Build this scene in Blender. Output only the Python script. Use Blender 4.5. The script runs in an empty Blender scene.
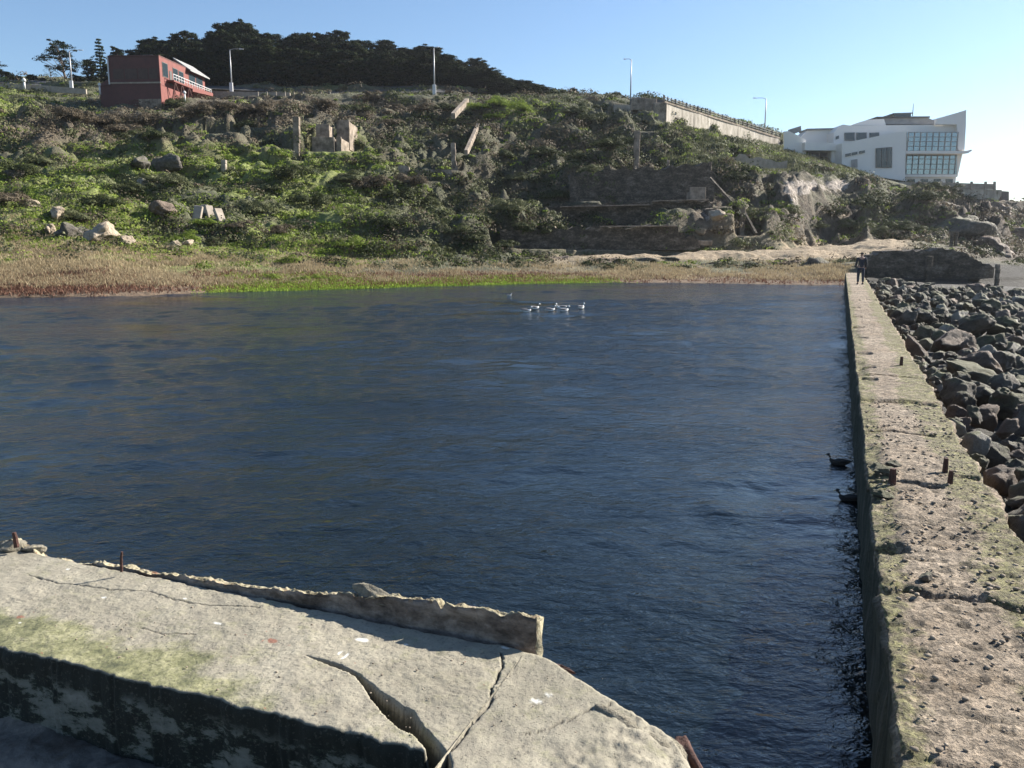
import bpy, math, random
import numpy as np
from mathutils import Vector, Matrix
R = math.radians
random.seed(7); rng = np.random.default_rng(7)
sc = bpy.context.scene
C = sc.collection

# ------------------------------------------------------------------ camera geometry
F = 829.0; PIT = R(9.86); CP, SP = math.cos(PIT), math.sin(PIT); CZ = 3.35
def zat(py, d):
    yv = (384-np.asarray(py, float))/F
    return CZ + np.asarray(d, float)*(-SP+yv*CP)/(CP+yv*SP)
def xat(px, py, d):
    yv = (384-np.asarray(py, float))/F
    return (np.asarray(px, float)-512)/F*np.asarray(d, float)/(CP+yv*SP)
def at(px, py, d):
    return Vector((float(xat(px, py, d)), float(d), float(zat(py, d))))
def ground(px, py, z):
    x = (px-512)/F; yv = (384-py)/F
    t = (CZ-z)/(SP-yv*CP)
    return x*t, (CP+yv*SP)*t
AU = R(21.4); UX, UY = math.sin(AU), math.cos(AU); VX, VY = UY, -UX
def uv2xy(u, v): return u*UX+v*VX, u*UY+v*VY
def guv(px, py, z):
    x, y = ground(px, py, z); return x*UX+y*UY, x*VX+y*VY
SUN_AZ, SUN_EL = R(63), R(30)

# ------------------------------------------------------------------ noise
PERM = np.random.default_rng(3).random((64, 64, 64)).astype(np.float32)
def vnoise(x, y, z=0.0):
    x = np.asarray(x, float); y = np.asarray(y, float); z = np.zeros_like(x)+z
    xi, yi, zi = np.floor(x), np.floor(y), np.floor(z)
    fx, fy, fz = x-xi, y-yi, z-zi
    fx = fx*fx*(3-2*fx); fy = fy*fy*(3-2*fy); fz = fz*fz*(3-2*fz)
    a, b, c = xi.astype(int) & 63, yi.astype(int) & 63, zi.astype(int) & 63
    a1, b1, c1 = (a+1) & 63, (b+1) & 63, (c+1) & 63
    L = lambda p, q, t: p+(q-p)*t
    r = L(L(L(PERM[a, b, c], PERM[a1, b, c], fx), L(PERM[a, b1, c], PERM[a1, b1, c], fx), fy),
          L(L(PERM[a, b, c1], PERM[a1, b, c1], fx), L(PERM[a, b1, c1], PERM[a1, b1, c1], fx), fy), fz)
    return r*2-1
def fbm(x, y, z=0.0, o=4, g=.5):
    s = 0; a = 1
    for k in range(o):
        s = s+a*vnoise(x*2**k+17.3*k, y*2**k+5.1*k, np.asarray(z)*2**k+3.7*k); a *= g
    return s
def smooth(a, b, x):
    t = np.clip((x-a)/(b-a), 0, 1); return t*t*(3-2*t)

# ------------------------------------------------------------------ object helpers
def mesh_np(name, verts, faces, mat=None, smooth_=False, attrs=None):
    """verts (n,3); faces (m,k) fixed k"""
    me = bpy.data.meshes.new(name)
    verts = np.asarray(verts, np.float32); faces = np.asarray(faces, np.int32)
    k = faces.shape[1]
    me.vertices.add(len(verts)); me.vertices.foreach_set('co', verts.ravel())
    me.loops.add(faces.size); me.loops.foreach_set('vertex_index', faces.ravel())
    me.polygons.add(len(faces)); me.polygons.foreach_set('loop_start', np.arange(0, faces.size, k, dtype=np.int32))
    me.polygons.foreach_set('loop_total', np.full(len(faces), k, np.int32))
    if smooth_: me.polygons.foreach_set('use_smooth', np.ones(len(faces), bool))
    me.update(calc_edges=True); me.validate()
    for an, (dom, arr) in (attrs or {}).items():
        a = me.attributes.new(an, 'FLOAT', dom); a.data.foreach_set('value', np.asarray(arr, np.float32))
    if mat: me.materials.append(mat)
    return me
def link(name, me, parent=None, loc=None, rot=None, scale=None):
    o = bpy.data.objects.new(name, me); C.objects.link(o)
    if parent: o.parent = parent
    if loc is not None: o.location = loc
    if rot is not None: o.rotation_euler = rot
    if scale is not None: o.scale = scale
    return o
def tag(o, label=None, cat=None, group=None, kind=None):
    for k, v in (('label', label), ('category', cat), ('group', group), ('kind', kind)):
        if v: o[k] = v
    return o
def thing(name, label, cat, loc=(0, 0, 0), rz=0, group=None):
    o = bpy.data.objects.new(name, None); C.objects.link(o); o.location = loc; o.rotation_euler = (0, 0, rz)
    o.empty_display_size = .2
    return tag(o, label, cat, group)
def dup(root, loc, rz=0, scale=None, label=None, group=None):
    r = root.copy(); C.objects.link(r); r.location = loc; r.rotation_euler = (0, 0, rz)
    if scale is not None: r.scale = scale
    if label: r['label'] = label
    if group: r['group'] = group
    for ch in list(root.children):
        c = ch.copy(); C.objects.link(c); c.parent = r
        for g in list(ch.children):
            d = g.copy(); C.objects.link(d); d.parent = c
    return r
class MB:
    def __init__(s): s.v = []; s.f = []
    def hexa(s, p):  # 8 points: bottom 4 ccw, top 4 ccw
        n = len(s.v); s.v += [tuple(q) for q in p]
        s.f += [(n, n+3, n+2, n+1), (n+4, n+5, n+6, n+7), (n, n+1, n+5, n+4), (n+1, n+2, n+6, n+5), (n+2, n+3, n+7, n+6), (n+3, n, n+4, n+7)]
    def box(s, x0, x1, y0, y1, z0, z1):
        s.hexa([(x0, y0, z0), (x1, y0, z0), (x1, y1, z0), (x0, y1, z0), (x0, y0, z1), (x1, y0, z1), (x1, y1, z1), (x0, y1, z1)])
    def bar(s, a, b, w, h=None):
        a, b = Vector(a), Vector(b); h = h or w; d = (b-a).normalized()
        up = Vector((0, 0, 1)) if abs(d.z) < .95 else Vector((0, 1, 0))
        sx = d.cross(up).normalized()*w/2; sy = sx.cross(d).normalized()*h/2
        s.hexa([a-sx-sy, a+sx-sy, b+sx-sy, b-sx-sy, a-sx+sy, a+sx+sy, b+sx+sy, b-sx+sy])
    def tube(s, pts, rad, n=8):
        pts = [Vector(p) for p in pts]; base = len(s.v)
        for i, p in enumerate(pts):
            d = (pts[min(i+1, len(pts)-1)]-pts[max(i-1, 0)]).normalized()
            up = Vector((0, 0, 1)) if abs(d.z) < .9 else Vector((1, 0, 0))
            a = d.cross(up).normalized(); b = a.cross(d).normalized()
            for k in range(n):
                t = 2*math.pi*k/n; s.v.append(tuple(p+(a*math.cos(t)+b*math.sin(t))*rad[i]))
        for i in range(len(pts)-1):
            for k in range(n):
                s.f.append((base+i*n+k, base+i*n+(k+1) % n, base+(i+1)*n+(k+1) % n, base+(i+1)*n+k))
        s.f.append(tuple(base+k for k in reversed(range(n)))); s.f.append(tuple(base+(len(pts)-1)*n+k for k in range(n)))
    def prism(s, poly, y0, y1):   # polygon in xz extruded in y
        n = len(s.v); m = len(poly)
        s.v += [(p[0], y0, p[1]) for p in poly]+[(p[0], y1, p[1]) for p in poly]
        s.f.append(tuple(range(n, n+m))); s.f.append(tuple(reversed(range(n+m, n+2*m))))
        for k in range(m): s.f.append((n+(k+1) % m, n+k, n+m+k, n+m+(k+1) % m))
    def mesh(s, name, mat, bevel=0, smooth_=False):
        me = bpy.data.meshes.new(name); me.from_pydata(s.v, [], s.f); me.materials.append(mat)
        import bmesh
        bm = bmesh.new(); bm.from_mesh(me)
        bmesh.ops.recalc_face_normals(bm, faces=bm.faces)
        if bevel: bmesh.ops.bevel(bm, geom=list(bm.edges), offset=bevel, segments=1, affect='EDGES')
        bm.to_mesh(me); bm.free()
        if smooth_:
            for p in me.polygons: p.use_smooth = True
        me.update(); return me
    def build(s, name, mat, parent=None, bevel=0, smooth_=False, loc=None):
        return link(name, s.mesh(name, mat, bevel, smooth_), parent, loc)

# ------------------------------------------------------------------ materials
class NT:
    def __init__(s, name):
        s.m = bpy.data.materials.new(name); s.m.use_nodes = True; s.t = s.m.node_tree; s.t.nodes.clear()
        s.out = s.t.nodes.new('ShaderNodeOutputMaterial')
    def n(s, ty, **k):
        nd = s.t.nodes.new(ty)
        for a, v in k.items():
            if a.startswith('i_'):
                key = a[2:]; key = int(key) if key.isdigit() else key.replace('_', ' ')
                if isinstance(v, bpy.types.NodeSocket): s.t.links.new(v, nd.inputs[key])
                else: nd.inputs[key].default_value = v
            else: setattr(nd, a, v)
        return nd
    def l(s, a, b): s.t.links.new(a, b)
    def pos(s, scale=(1, 1, 1), obj=False):
        src = s.n('ShaderNodeTexCoord').outputs['Object'] if obj else s.n('ShaderNodeNewGeometry').outputs['Position']
        return s.n('ShaderNodeMapping', i_Scale=scale, i_Vector=src).outputs[0]
    def noise(s, sc_, det=6, rough=.55, vec=None, dist=0):
        nd = s.n('ShaderNodeTexNoise', i_Scale=sc_, i_Detail=det, i_Roughness=rough, i_Distortion=dist)
        if vec is not None: s.l(vec, nd.inputs['Vector'])
        return nd.outputs[0]
    def ramp(s, fac, stops, interp='LINEAR'):
        nd = s.n('ShaderNodeValToRGB'); nd.color_ramp.interpolation = interp; e = nd.color_ramp.elements
        while len(e) < len(stops): e.new(.5)
        for q, (p, c) in zip(e, stops): q.position = p; q.color = (*c, 1) if len(c) == 3 else c
        s.l(fac, nd.inputs[0]); return nd.outputs[0]
    def gray(s, fac, a, b): return s.ramp(fac, [(a, (0, 0, 0)), (b, (1, 1, 1))])
    def mix(s, fac, a, b, mode='MIX'):
        nd = s.n('ShaderNodeMix', data_type='RGBA', blend_type=mode)
        for v, i in ((fac, 0), (a, 6), (b, 7)):
            if isinstance(v, bpy.types.NodeSocket): s.l(v, nd.inputs[i])
            else: nd.inputs[i].default_value = v if i == 0 else (*v, 1)
        return nd.outputs[2]
    def math(s, op, a, b=0.0, clamp=False):
        nd = s.n('ShaderNodeMath', operation=op, use_clamp=clamp)
        for v, i in ((a, 0), (b, 1)):
            if isinstance(v, bpy.types.NodeSocket): s.l(v, nd.inputs[i])
            else: nd.inputs[i].default_value = v
        return nd.outputs[0]
    def attr(s, name): return s.n('ShaderNodeAttribute', attribute_name=name).outputs['Fac']
    def bump(s, h, strength, dist): return s.n('ShaderNodeBump', i_Height=h, i_Strength=strength, i_Distance=dist).outputs[0]
    def finish(s, col, rough=.85, normal=None, **k):
        b = s.n('ShaderNodeBsdfPrincipled')
        for v, i in ((col, 'Base Color'), (rough, 'Roughness')):
            if isinstance(v, bpy.types.NodeSocket): s.l(v, b.inputs[i])
            else: b.inputs[i].default_value = (*v, 1) if i == 'Base Color' else v
        if normal is not None: s.l(normal, b.inputs['Normal'])
        for a, v in k.items(): b.inputs[a.replace('_', ' ')].default_value = v
        s.l(b.outputs[0], s.out.inputs[0]); return s.m

def simple(name, c0, c1, sc_=3, rough=.8, bump=.3, bd=.02, **k):
    t = NT(name); p = t.pos(); n = t.noise(sc_, 7, .6, p)
    col = t.ramp(n, [(.3, c0), (.7, c1)])
    return t.finish(col, rough, t.bump(t.noise(sc_*4, 6, .65, p), bump, bd), **k)

def leaf_mat(name, stops, trans=.3, rough=.6):
    t = NT(name); v = t.attr('v'); big = t.noise(.25, 3, .5, t.pos())
    f = t.math('ADD', t.math('MULTIPLY', v, .7), t.math('MULTIPLY', big, .3), True)
    col = t.ramp(f, stops)
    b = t.n('ShaderNodeBsdfPrincipled', i_Base_Color=col, i_Roughness=rough); b.inputs['Specular IOR Level'].default_value = .06
    tr = t.n('ShaderNodeBsdfTranslucent', i_Color=col)
    mx = t.n('ShaderNodeMixShader', i_0=trans); t.l(b.outputs[0], mx.inputs[1]); t.l(tr.outputs[0], mx.inputs[2])
    t.l(mx.outputs[0], t.out.inputs[0]); return t.m

M = {}
M['lush'] = leaf_mat('lush green leaves', [(.15, (.07, .1, .02)), (.5, (.17, .23, .04)), (.85, (.3, .36, .09))], .4)
M['scrub'] = leaf_mat('coastal scrub leaves', [(.15, (.05, .058, .028)), (.5, (.11, .12, .06)), (.85, (.22, .22, .13))], .25)
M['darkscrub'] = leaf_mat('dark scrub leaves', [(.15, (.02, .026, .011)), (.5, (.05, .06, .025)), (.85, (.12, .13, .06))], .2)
M['brownscrub'] = leaf_mat('brown scrub twigs', [(.15, (.05, .04, .027)), (.5, (.11, .09, .062)), (.85, (.2, .165, .12))], .2)
M['dry'] = leaf_mat('dry grass', [(.15, (.2, .155, .09)), (.5, (.36, .29, .18)), (.85, (.52, .44, .29))], .3)
M['redweed'] = leaf_mat('red marsh weed', [(.15, (.08, .03, .02)), (.5, (.17, .085, .06)), (.85, (.28, .19, .13))], .25)
M['lime'] = leaf_mat('lime green marsh grass', [(.15, (.13, .17, .03)), (.5, (.24, .34, .05)), (.85, (.36, .46, .1))], .25)
M['cypress'] = leaf_mat('cypress foliage', [(.15, (.006, .01, .003)), (.5, (.013, .021, .007)), (.85, (.035, .048, .014))], .12)
M['paletree'] = leaf_mat('pale green needles', [(.15, (.02, .035, .02)), (.5, (.045, .07, .04)), (.85, (.09, .12, .07))], .2)
M['bark'] = simple('bark', (.06, .045, .035), (.14, .11, .085), 4)

def concrete_mat(name, top_green=True):
    t = NT(name); p = t.pos()
    n1 = t.noise(1.3, 8, .62, p); n2 = t.noise(9, 8, .7, p); n3 = t.noise(60, 4, .6, p)
    col = t.ramp(n1, [(.28, (.2, .185, .135)), (.5, (.285, .263, .2)), (.72, (.36, .332, .255))])
    col = t.mix(t.gray(n2, .3, .62), t.mix(.55, col, (.16, .14, .11)), col)
    col = t.mix(t.math('MULTIPLY', t.gray(n3, .52, .7), .45), col, (.17, .15, .12))
    mo = t.attr('moss'); mn = t.noise(5, 8, .75, p)
    mf = t.gray(t.math('ADD', mo, t.math('MULTIPLY', t.math('SUBTRACT', mn, .5), 2.0)), .34, .8)
    mcol = t.ramp(t.noise(4.5, 9, .78, p), [(.36, (.035, .045, .015)), (.47, (.13, .135, .055)), (.56, (.24, .235, .12)), (.7, (.36, .34, .22))])
    col = t.mix(t.math('MULTIPLY', mf, .85), col, mcol)
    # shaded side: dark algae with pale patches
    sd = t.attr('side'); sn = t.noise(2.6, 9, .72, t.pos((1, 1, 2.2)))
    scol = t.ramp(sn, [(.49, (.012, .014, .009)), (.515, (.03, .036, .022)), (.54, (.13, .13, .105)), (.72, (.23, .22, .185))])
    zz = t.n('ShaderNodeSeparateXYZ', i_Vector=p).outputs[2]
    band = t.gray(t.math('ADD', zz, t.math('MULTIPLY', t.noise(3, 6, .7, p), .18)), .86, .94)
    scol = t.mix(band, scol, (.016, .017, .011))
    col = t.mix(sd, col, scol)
    wf = t.attr('spot')
    col = t.mix(t.math('MULTIPLY', wf, .9), col, (.58, .58, .54))
    rf = t.attr('rust')
    col = t.mix(rf, col, (.22, .08, .05))
    cr = t.attr('crack')
    col = t.mix(t.math('MULTIPLY', cr, .8), col, (.06, .055, .045))
    h = t.math('ADD', t.math('MULTIPLY', n2, 1.0), t.math('MULTIPLY', n3, .35))
    h = t.math('ADD', h, t.math('MULTIPLY', t.noise(160, 3, .6, p), .2)); pk = t.gray(t.noise(48, 4, .6, p), .36, .42); h = t.math('ADD', h, t.math('MULTIPLY', pk, .25)); col = t.mix(t.math('SUBTRACT', 1.0, pk), col, t.mix(.5, col, (.1, .09, .07)))
    return t.finish(col, .92, t.bump(h, .55, .02))
M['concrete'] = concrete_mat('weathered concrete')
t = NT('rough seawall concrete'); p = t.pos()
n1 = t.noise(.8, 8, .6, p); n2 = t.noise(7, 9, .72, p); n3 = t.noise(35, 5, .7, p)
col = t.ramp(n1, [(.3, (.26, .205, .145)), (.5, (.4, .32, .235)), (.7, (.52, .43, .325))])
col = t.mix(t.gray(n2, .34, .58), t.mix(.7, col, (.1, .08, .055)), col)
col = t.mix(t.math('MULTIPLY', t.gray(n3, .52, .66), .5), col, (.11, .09, .065))
col = t.mix(t.math('MULTIPLY', t.gray(t.noise(16, 6, .7, p), .58, .72), .5), col, (.42, .37, .3))
pit = t.attr('pit'); col = t.mix(t.math('MULTIPLY', pit, .7), col, (.08, .068, .05)); col = t.mix(t.gray(t.noise(1.1, 6, .7, p), .5, .75), col, t.mix(.5, col, (.3, .2, .11)))  # pit mask darkens hollows and slots, putting their shade into the colour
mf = t.gray(t.math('ADD', t.attr('moss'), t.math('MULTIPLY', t.math('SUBTRACT', t.noise(5.5, 10, .8, p), .5), 2.6)), .42, .72)
mcol = t.ramp(t.noise(18, 6, .75, p), [(.36, (.045, .046, .018)), (.5, (.17, .17, .06)), (.62, (.3, .29, .12)), (.75, (.4, .38, .22))])
col = t.mix(t.math('MULTIPLY', mf, .8), col, mcol)
spall = t.gray(t.noise(13, 6, .65, p), .44, .5); spall2 = t.gray(t.noise(38, 5, .6, p), .4, .46)
col = t.mix(t.math('SUBTRACT', 1.0, spall), col, t.mix(.45, col, (.08, .065, .045))); col = t.mix(t.math('SUBTRACT', 1.0, spall2), col, t.mix(.5, col, (.06, .05, .035)))
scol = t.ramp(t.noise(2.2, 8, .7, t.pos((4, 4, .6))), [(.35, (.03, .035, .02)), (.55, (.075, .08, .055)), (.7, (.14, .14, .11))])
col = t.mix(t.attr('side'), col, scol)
M['seawall'] = t.finish(col, .93, t.bump(t.math('ADD', t.math('ADD', n2, t.math('MULTIPLY', n3, .5)), t.math('ADD', t.math('MULTIPLY', spall, .35), t.math('MULTIPLY', spall2, .2))), 1.0, .05))

t = NT('ruin concrete'); p = t.pos()
col = t.ramp(t.noise(.9, 8, .65, p), [(.36, (.1, .08, .06)), (.5, (.24, .195, .15)), (.66, (.38, .31, .25))])
col = t.mix(t.gray(t.noise(3, 8, .7, t.pos((1, 1, .35))), .45, .65), col, t.mix(.5, col, (.09, .07, .05)))
M['ruin'] = t.finish(col, .95, t.bump(t.noise(6, 7, .7, p), .6, .08))
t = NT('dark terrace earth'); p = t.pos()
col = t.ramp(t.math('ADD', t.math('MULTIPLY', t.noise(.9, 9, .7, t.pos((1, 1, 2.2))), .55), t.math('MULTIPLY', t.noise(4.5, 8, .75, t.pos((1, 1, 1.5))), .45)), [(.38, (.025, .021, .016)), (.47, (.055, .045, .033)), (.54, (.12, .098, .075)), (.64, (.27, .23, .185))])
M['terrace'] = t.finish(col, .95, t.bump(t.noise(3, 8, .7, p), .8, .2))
M['paleconc'] = simple('pale old concrete', (.22, .185, .145), (.38, .33, .27), 1.2, .9, .5, .05)
M['white'] = simple('white painted wall', (.68, .655, .62), (.74, .715, .68), .15, .6, .05)
M['whitetrim'] = simple('white metal', (.5, .5, .5), (.6, .6, .6), 2, .5, 0)
M['greyroof'] = simple('grey roof', (.2, .2, .2), (.3, .3, .29), 1, .7, .1)
M['red'] = simple('red painted boards', (.14, .036, .029), (.19, .052, .04), 1.2, .7, .15)
M['shadered'] = simple('red boards with painted shade', (.06, .02, .017), (.09, .03, .025), 1.2, .7, .15)  # darker copy of the red boards, the front's shade put into its colour
M['steel'] = simple('lamp post steel', (.3, .31, .32), (.4, .4, .41), 2, .45, .05, .01, Metallic=.4)
M['rail'] = simple('dark railing', (.05, .05, .05), (.09, .085, .08), 2, .6, .1)
M['rust'] = simple('rusted steel', (.03, .014, .01), (.1, .042, .03), 14, .85, .8, .02)
t = NT('window glass'); M['glass'] = t.finish((.03, .045, .055), .06, None, Metallic=0.0, IOR=1.6)
t = NT('tinted curtain glass')
g = t.n('ShaderNodeBsdfGlossy', i_Color=(.75, .85, .9, 1), i_Roughness=.03)
tr = t.n('ShaderNodeBsdfTransparent', i_Color=(.42, .52, .56, 1))
mx = t.n('ShaderNodeMixShader', i_0=.3); t.l(tr.outputs[0], mx.inputs[1]); t.l(g.outputs[0], mx.inputs[2]); t.l(mx.outputs[0], t.out.inputs[0]); M['curtain'] = t.m
def rock_mat(name, a, b, c, moss=0.0, mc=(.13, .14, .05)):
    t = NT(name); p = t.pos()
    col = t.ramp(t.noise(2.2, 9, .68, p), [(.3, a), (.5, b), (.72, c)])
    if moss:
        nz = t.n('ShaderNodeSeparateXYZ', i_Vector=t.n('ShaderNodeNewGeometry').outputs['Normal']).outputs[2]
        f = t.gray(t.math('ADD', t.math('MULTIPLY', nz, .4), t.noise(2.5, 8, .7, p)), .75-moss*.3, .95-moss*.3)
        col = t.mix(t.math('MULTIPLY', f, .8), col, mc)
    return t.finish(col, .8, t.bump(t.math('ADD', t.noise(7, 9, .75, p), t.math('MULTIPLY', t.noise(2.2, 6, .6, p), 1.5)), 1.0, .12))
M['rock_dark'] = rock_mat('dark grey rock', (.03, .026, .021), (.08, .07, .057), (.18, .16, .13), .15, (.1, .1, .05))
M['rock_moss'] = rock_mat('mossy grey rock', (.04, .036, .026), (.1, .088, .062), (.2, .18, .13), .55, (.1, .1, .045))
M['rock_brown'] = rock_mat('brown rock', (.06, .042, .032), (.13, .095, .07), (.22, .17, .13))
M['rock_pale'] = rock_mat('pale grey rock', (.13, .12, .105), (.24, .225, .195), (.36, .34, .3), .15)
M['rock_tan'] = rock_mat('tan sandstone', (.22, .17, .12), (.36, .29, .21), (.5, .42, .32))
M['crumb'] = simple('concrete crumbs', (.1, .08, .06), (.34, .28, .21), 9, .95, .6, .01)
M['barnacle'] = simple('pale broken concrete', (.17, .15, .11), (.4, .365, .28), 22, .95, 1.0, .04)

# terrain
t = NT('hillside ground'); p = t.pos()
n = t.noise(.35, 9, .68, p); nf = t.noise(2.5, 8, .7, p)
nv = t.noise(5, 6, .75, p)
soil = t.ramp(nv, [(.3, (.05, .055, .03)), (.5, (.1, .105, .055)), (.7, (.18, .18, .11))])
soil = t.mix(t.attr('lushm'), soil, t.ramp(nv, [(.3, (.075, .095, .022)), (.5, (.165, .2, .045)), (.7, (.29, .32, .1))]))
soil = t.mix(t.attr('brownm'), soil, t.ramp(nv, [(.3, (.05, .04, .028)), (.5, (.1, .08, .058)), (.7, (.17, .14, .105))]))
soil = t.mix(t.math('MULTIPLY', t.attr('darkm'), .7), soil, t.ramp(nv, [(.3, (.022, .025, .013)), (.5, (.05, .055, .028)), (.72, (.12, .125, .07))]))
cl = t.noise(.6, 10, .7, t.pos((1, 1, .55)), dist=.6)
cliff = t.ramp(cl, [(.34, (.035, .028, .02)), (.48, (.085, .068, .05)), (.6, (.16, .125, .09)), (.76, (.32, .26, .19))])
sand = t.ramp(nf, [(.3, (.2, .15, .095)), (.5, (.32, .25, .165)), (.72, (.42, .34, .24))])
pale = t.ramp(nf, [(.3, (.2, .165, .135)), (.7, (.5, .44, .38))])
mudc = t.ramp(nf, [(.3, (.1, .07, .045)), (.7, (.24, .17, .11))])
col = t.mix(t.attr('cliff'), soil, cliff)
col = t.mix(t.attr('sand'), col, sand)
col = t.mix(t.attr('mud'), col, mudc)
pf = t.gray(t.math('ADD', t.attr('pale'), t.math('MULTIPLY', t.math('SUBTRACT', t.noise(.55, 7, .7, t.pos((1, 1, .5))), .5), 1.6)), .5, .62)
col = t.mix(pf, col, pale)
col = t.mix(t.attr('wet'), col, (.028, .025, .02))  # near-black tint over the low flat at the right
M['ground'] = t.finish(col, .95, t.bump(t.math('ADD', t.noise(1.6, 9, .7, p), t.math('MULTIPLY', nf, .4)), .9, .5))
M['asphalt'] = simple('asphalt', (.045, .045, .045), (.065, .063, .06), 4)
M['beach'] = rock_mat('wet dark shore', (.02, .02, .018), (.045, .042, .036), (.09, .085, .075))

# water
def water_mat(name, base, k=1.0):
    t = NT(name)
    p1 = t.n('ShaderNodeMapping', i_Rotation=(0, 0, R(25)), i_Scale=(.95, 1.5, 1), i_Vector=t.n('ShaderNodeNewGeometry').outputs['Position']).outputs[0]
    p2 = t.n('ShaderNodeMapping', i_Rotation=(0, 0, R(-12)), i_Scale=(1.2, 1.9, 1), i_Vector=t.n('ShaderNodeNewGeometry').outputs['Position']).outputs[0]
    a = t.noise(2.2, 4, .55, p1, .4); b = t.noise(5.5, 4, .6, p2, .5); c = t.noise(.5, 2, .5, p2)
    patch = t.ramp(t.noise(.09, 3, .5, p2), [(.32, (.2,)*3), (.62, (1, 1, 1))])
    h = t.math('ADD', t.math('MULTIPLY', a, 1.0), t.math('MULTIPLY', b, .42))
    h = t.math('MULTIPLY', h, patch); h = t.math('ADD', h, t.math('MULTIPLY', c, .4))
    yy = t.n('ShaderNodeSeparateXYZ', i_Vector=t.n('ShaderNodeNewGeometry').outputs['Position']).outputs[1]
    wind = t.n('ShaderNodeMapRange', i_Value=yy, i_1=4.0, i_2=50.0, i_3=1.0, i_4=1.8).outputs[0]; h = t.math('MULTIPLY', h, wind)
    rg = t.n('ShaderNodeMapRange', i_Value=yy, i_1=4.0, i_2=45.0, i_3=.04, i_4=.1).outputs[0]
    return t.finish(base, rg, t.bump(h, 1.0, .06*k), IOR=1.5)
M['water'] = water_mat('pond water', (.003, .006, .007))
M['sea'] = water_mat('sea water', (.015, .035, .045), 7)

# ------------------------------------------------------------------ terrain
# each column: (px, [shore d,z], then (d, apparent height) control points)
COL = [
 (-200, (48, 0), [(60,250),(68,225),(85,185),(105,150),(135,118),(168,86),(185,84),(270,66)]),
 (0,   (48.6, 0), [(58,254),(66,228),(85,190),(105,156),(135,120),(168,88),(183,86),(270,74)]),
 (100, (49.5, 0), [(60,250),(68,230),(85,190),(108,155),(130,126),(150,105),(178,90),(270,76)]),
 (160, (51, 0), [(62,258),(70,234),(85,197),(108,160),(130,130),(148,108),(175,94),(270,70)]),
 (230, (54, 0), [(64,262),(72,240),(88,202),(110,160),(132,122),(165,99),(182,95),(270,60)]),
 (300, (55.5, 0), [(64,263),(72,248),(88,207),(112,162),(138,118),(168,95),(184,94),(270,60)]),
 (435, (61, 0), [(68,266),(76,250),(92,214),(115,172),(140,132),(165,97),(184,94),(270,62)]),
 (520, (64.5, 0), [(72,268),(80,250),(95,217),(118,177),(145,132),(172,99),(190,96),(270,88)]),
 (600, (66, 0), [(74,267),(85,247),(99,205),(112,168),(137,130),(165,102),(185,98),(270,100)]),
 (660, (66, 0), [(74,267),(85,246),(99,202),(110,168),(132,130),(146,115),(160,104),(270,104)]),
 (720, (65, 0), [(74,268),(87,243),(98,190),(108,168),(142,143),(163,130),(178,119),(270,119)]),
 (780, (63, 0), [(72,268),(89,243),(102,196),(113,175),(150,156),(176,146),(195,136),(270,136)]),
 (850, (62, 0), [(70,264),(91,246),(108,208),(123,184),(145,174),(165,172),(195,168),(270,168)]),
 (910, (66, .4), [(70,252),(91,247),(109,222),(127,202),(148,188),(160,186),(185,190),(270,230)]),
 (960, (66, .35), [(71,260),(93,250),(110,235),(128,217),(148,201),(165,193),(175,205),(270,241)]),
 (1010,(72, .2), [(85,266),(105,256),(125,238),(140,224),(152,212),(165,205),(175,215),(270,243)]),
 (1060,(90, 0), [(100,264),(115,256),(130,245),(145,235),(155,227),(165,222),(175,230),(270,244)]),
 (1200,(120,-.6), [(125,262),(130,259),(140,255),(150,252),(155,250),(165,249),(175,250),(270,250)]),
 (1500,(140,-2.5), [(150,270),(160,270),(170,268),(180,266),(190,266),(200,266),(220,266),(270,264)])]
PSTEP = 2.2
pxs = np.arange(-200, 1401, PSTEP)
cp = np.array([c[0] for c in COL], float)
K = 11
D = np.zeros((K, len(pxs))); Z = np.zeros((K, len(pxs)))
d0 = np.interp(pxs, cp, [c[1][0] for c in COL]); z0 = np.interp(pxs, cp, [c[1][1] for c in COL])
D[0], Z[0] = d0-6, z0-1.3; D[1], Z[1] = d0, z0
for k in range(8):
    dd_ = np.array([c[2][k][0] for c in COL], float); zz_ = np.array([float(zat(c[2][k][1], c[2][k][0])) for c in COL])
    cpk = 512+(cp-512)*(dd_*CP-(zz_-CZ)*SP)/dd_
    D[k+2] = np.interp(pxs, cpk, dd_); Z[k+2] = np.interp(pxs, cpk, zz_)
D[10], Z[10] = 420, -8
ker = np.exp(-np.linspace(-2, 2, 17)**2); ker /= ker.sum()
def sm(a): return np.convolve(np.pad(a, 8, mode='edge'), ker, 'valid')
for k in range(K): D[k] = sm(D[k]); Z[k] = sm(Z[k])
tt = np.concatenate([np.linspace(0, 1, 6)[:-1], np.linspace(1, 8, 720)[:-1], np.linspace(8, 10, 40)])
def rows(A):
    out = np.zeros((len(tt), A.shape[1]))
    for j in range(A.shape[1]): out[:, j] = np.interp(tt, np.arange(K), A[:, j])
    return out
GD, GZ = rows(D), rows(Z)
k2 = np.exp(-np.linspace(-2, 2, 17)**2); k2 /= k2.sum()
for j in range(GZ.shape[1]):
    GZ[:, j] = np.convolve(np.pad(GZ[:, j], 8, mode='edge'), k2, 'valid')
AX = (pxs[None, :]-512)/(F*CP)*1.0
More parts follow.
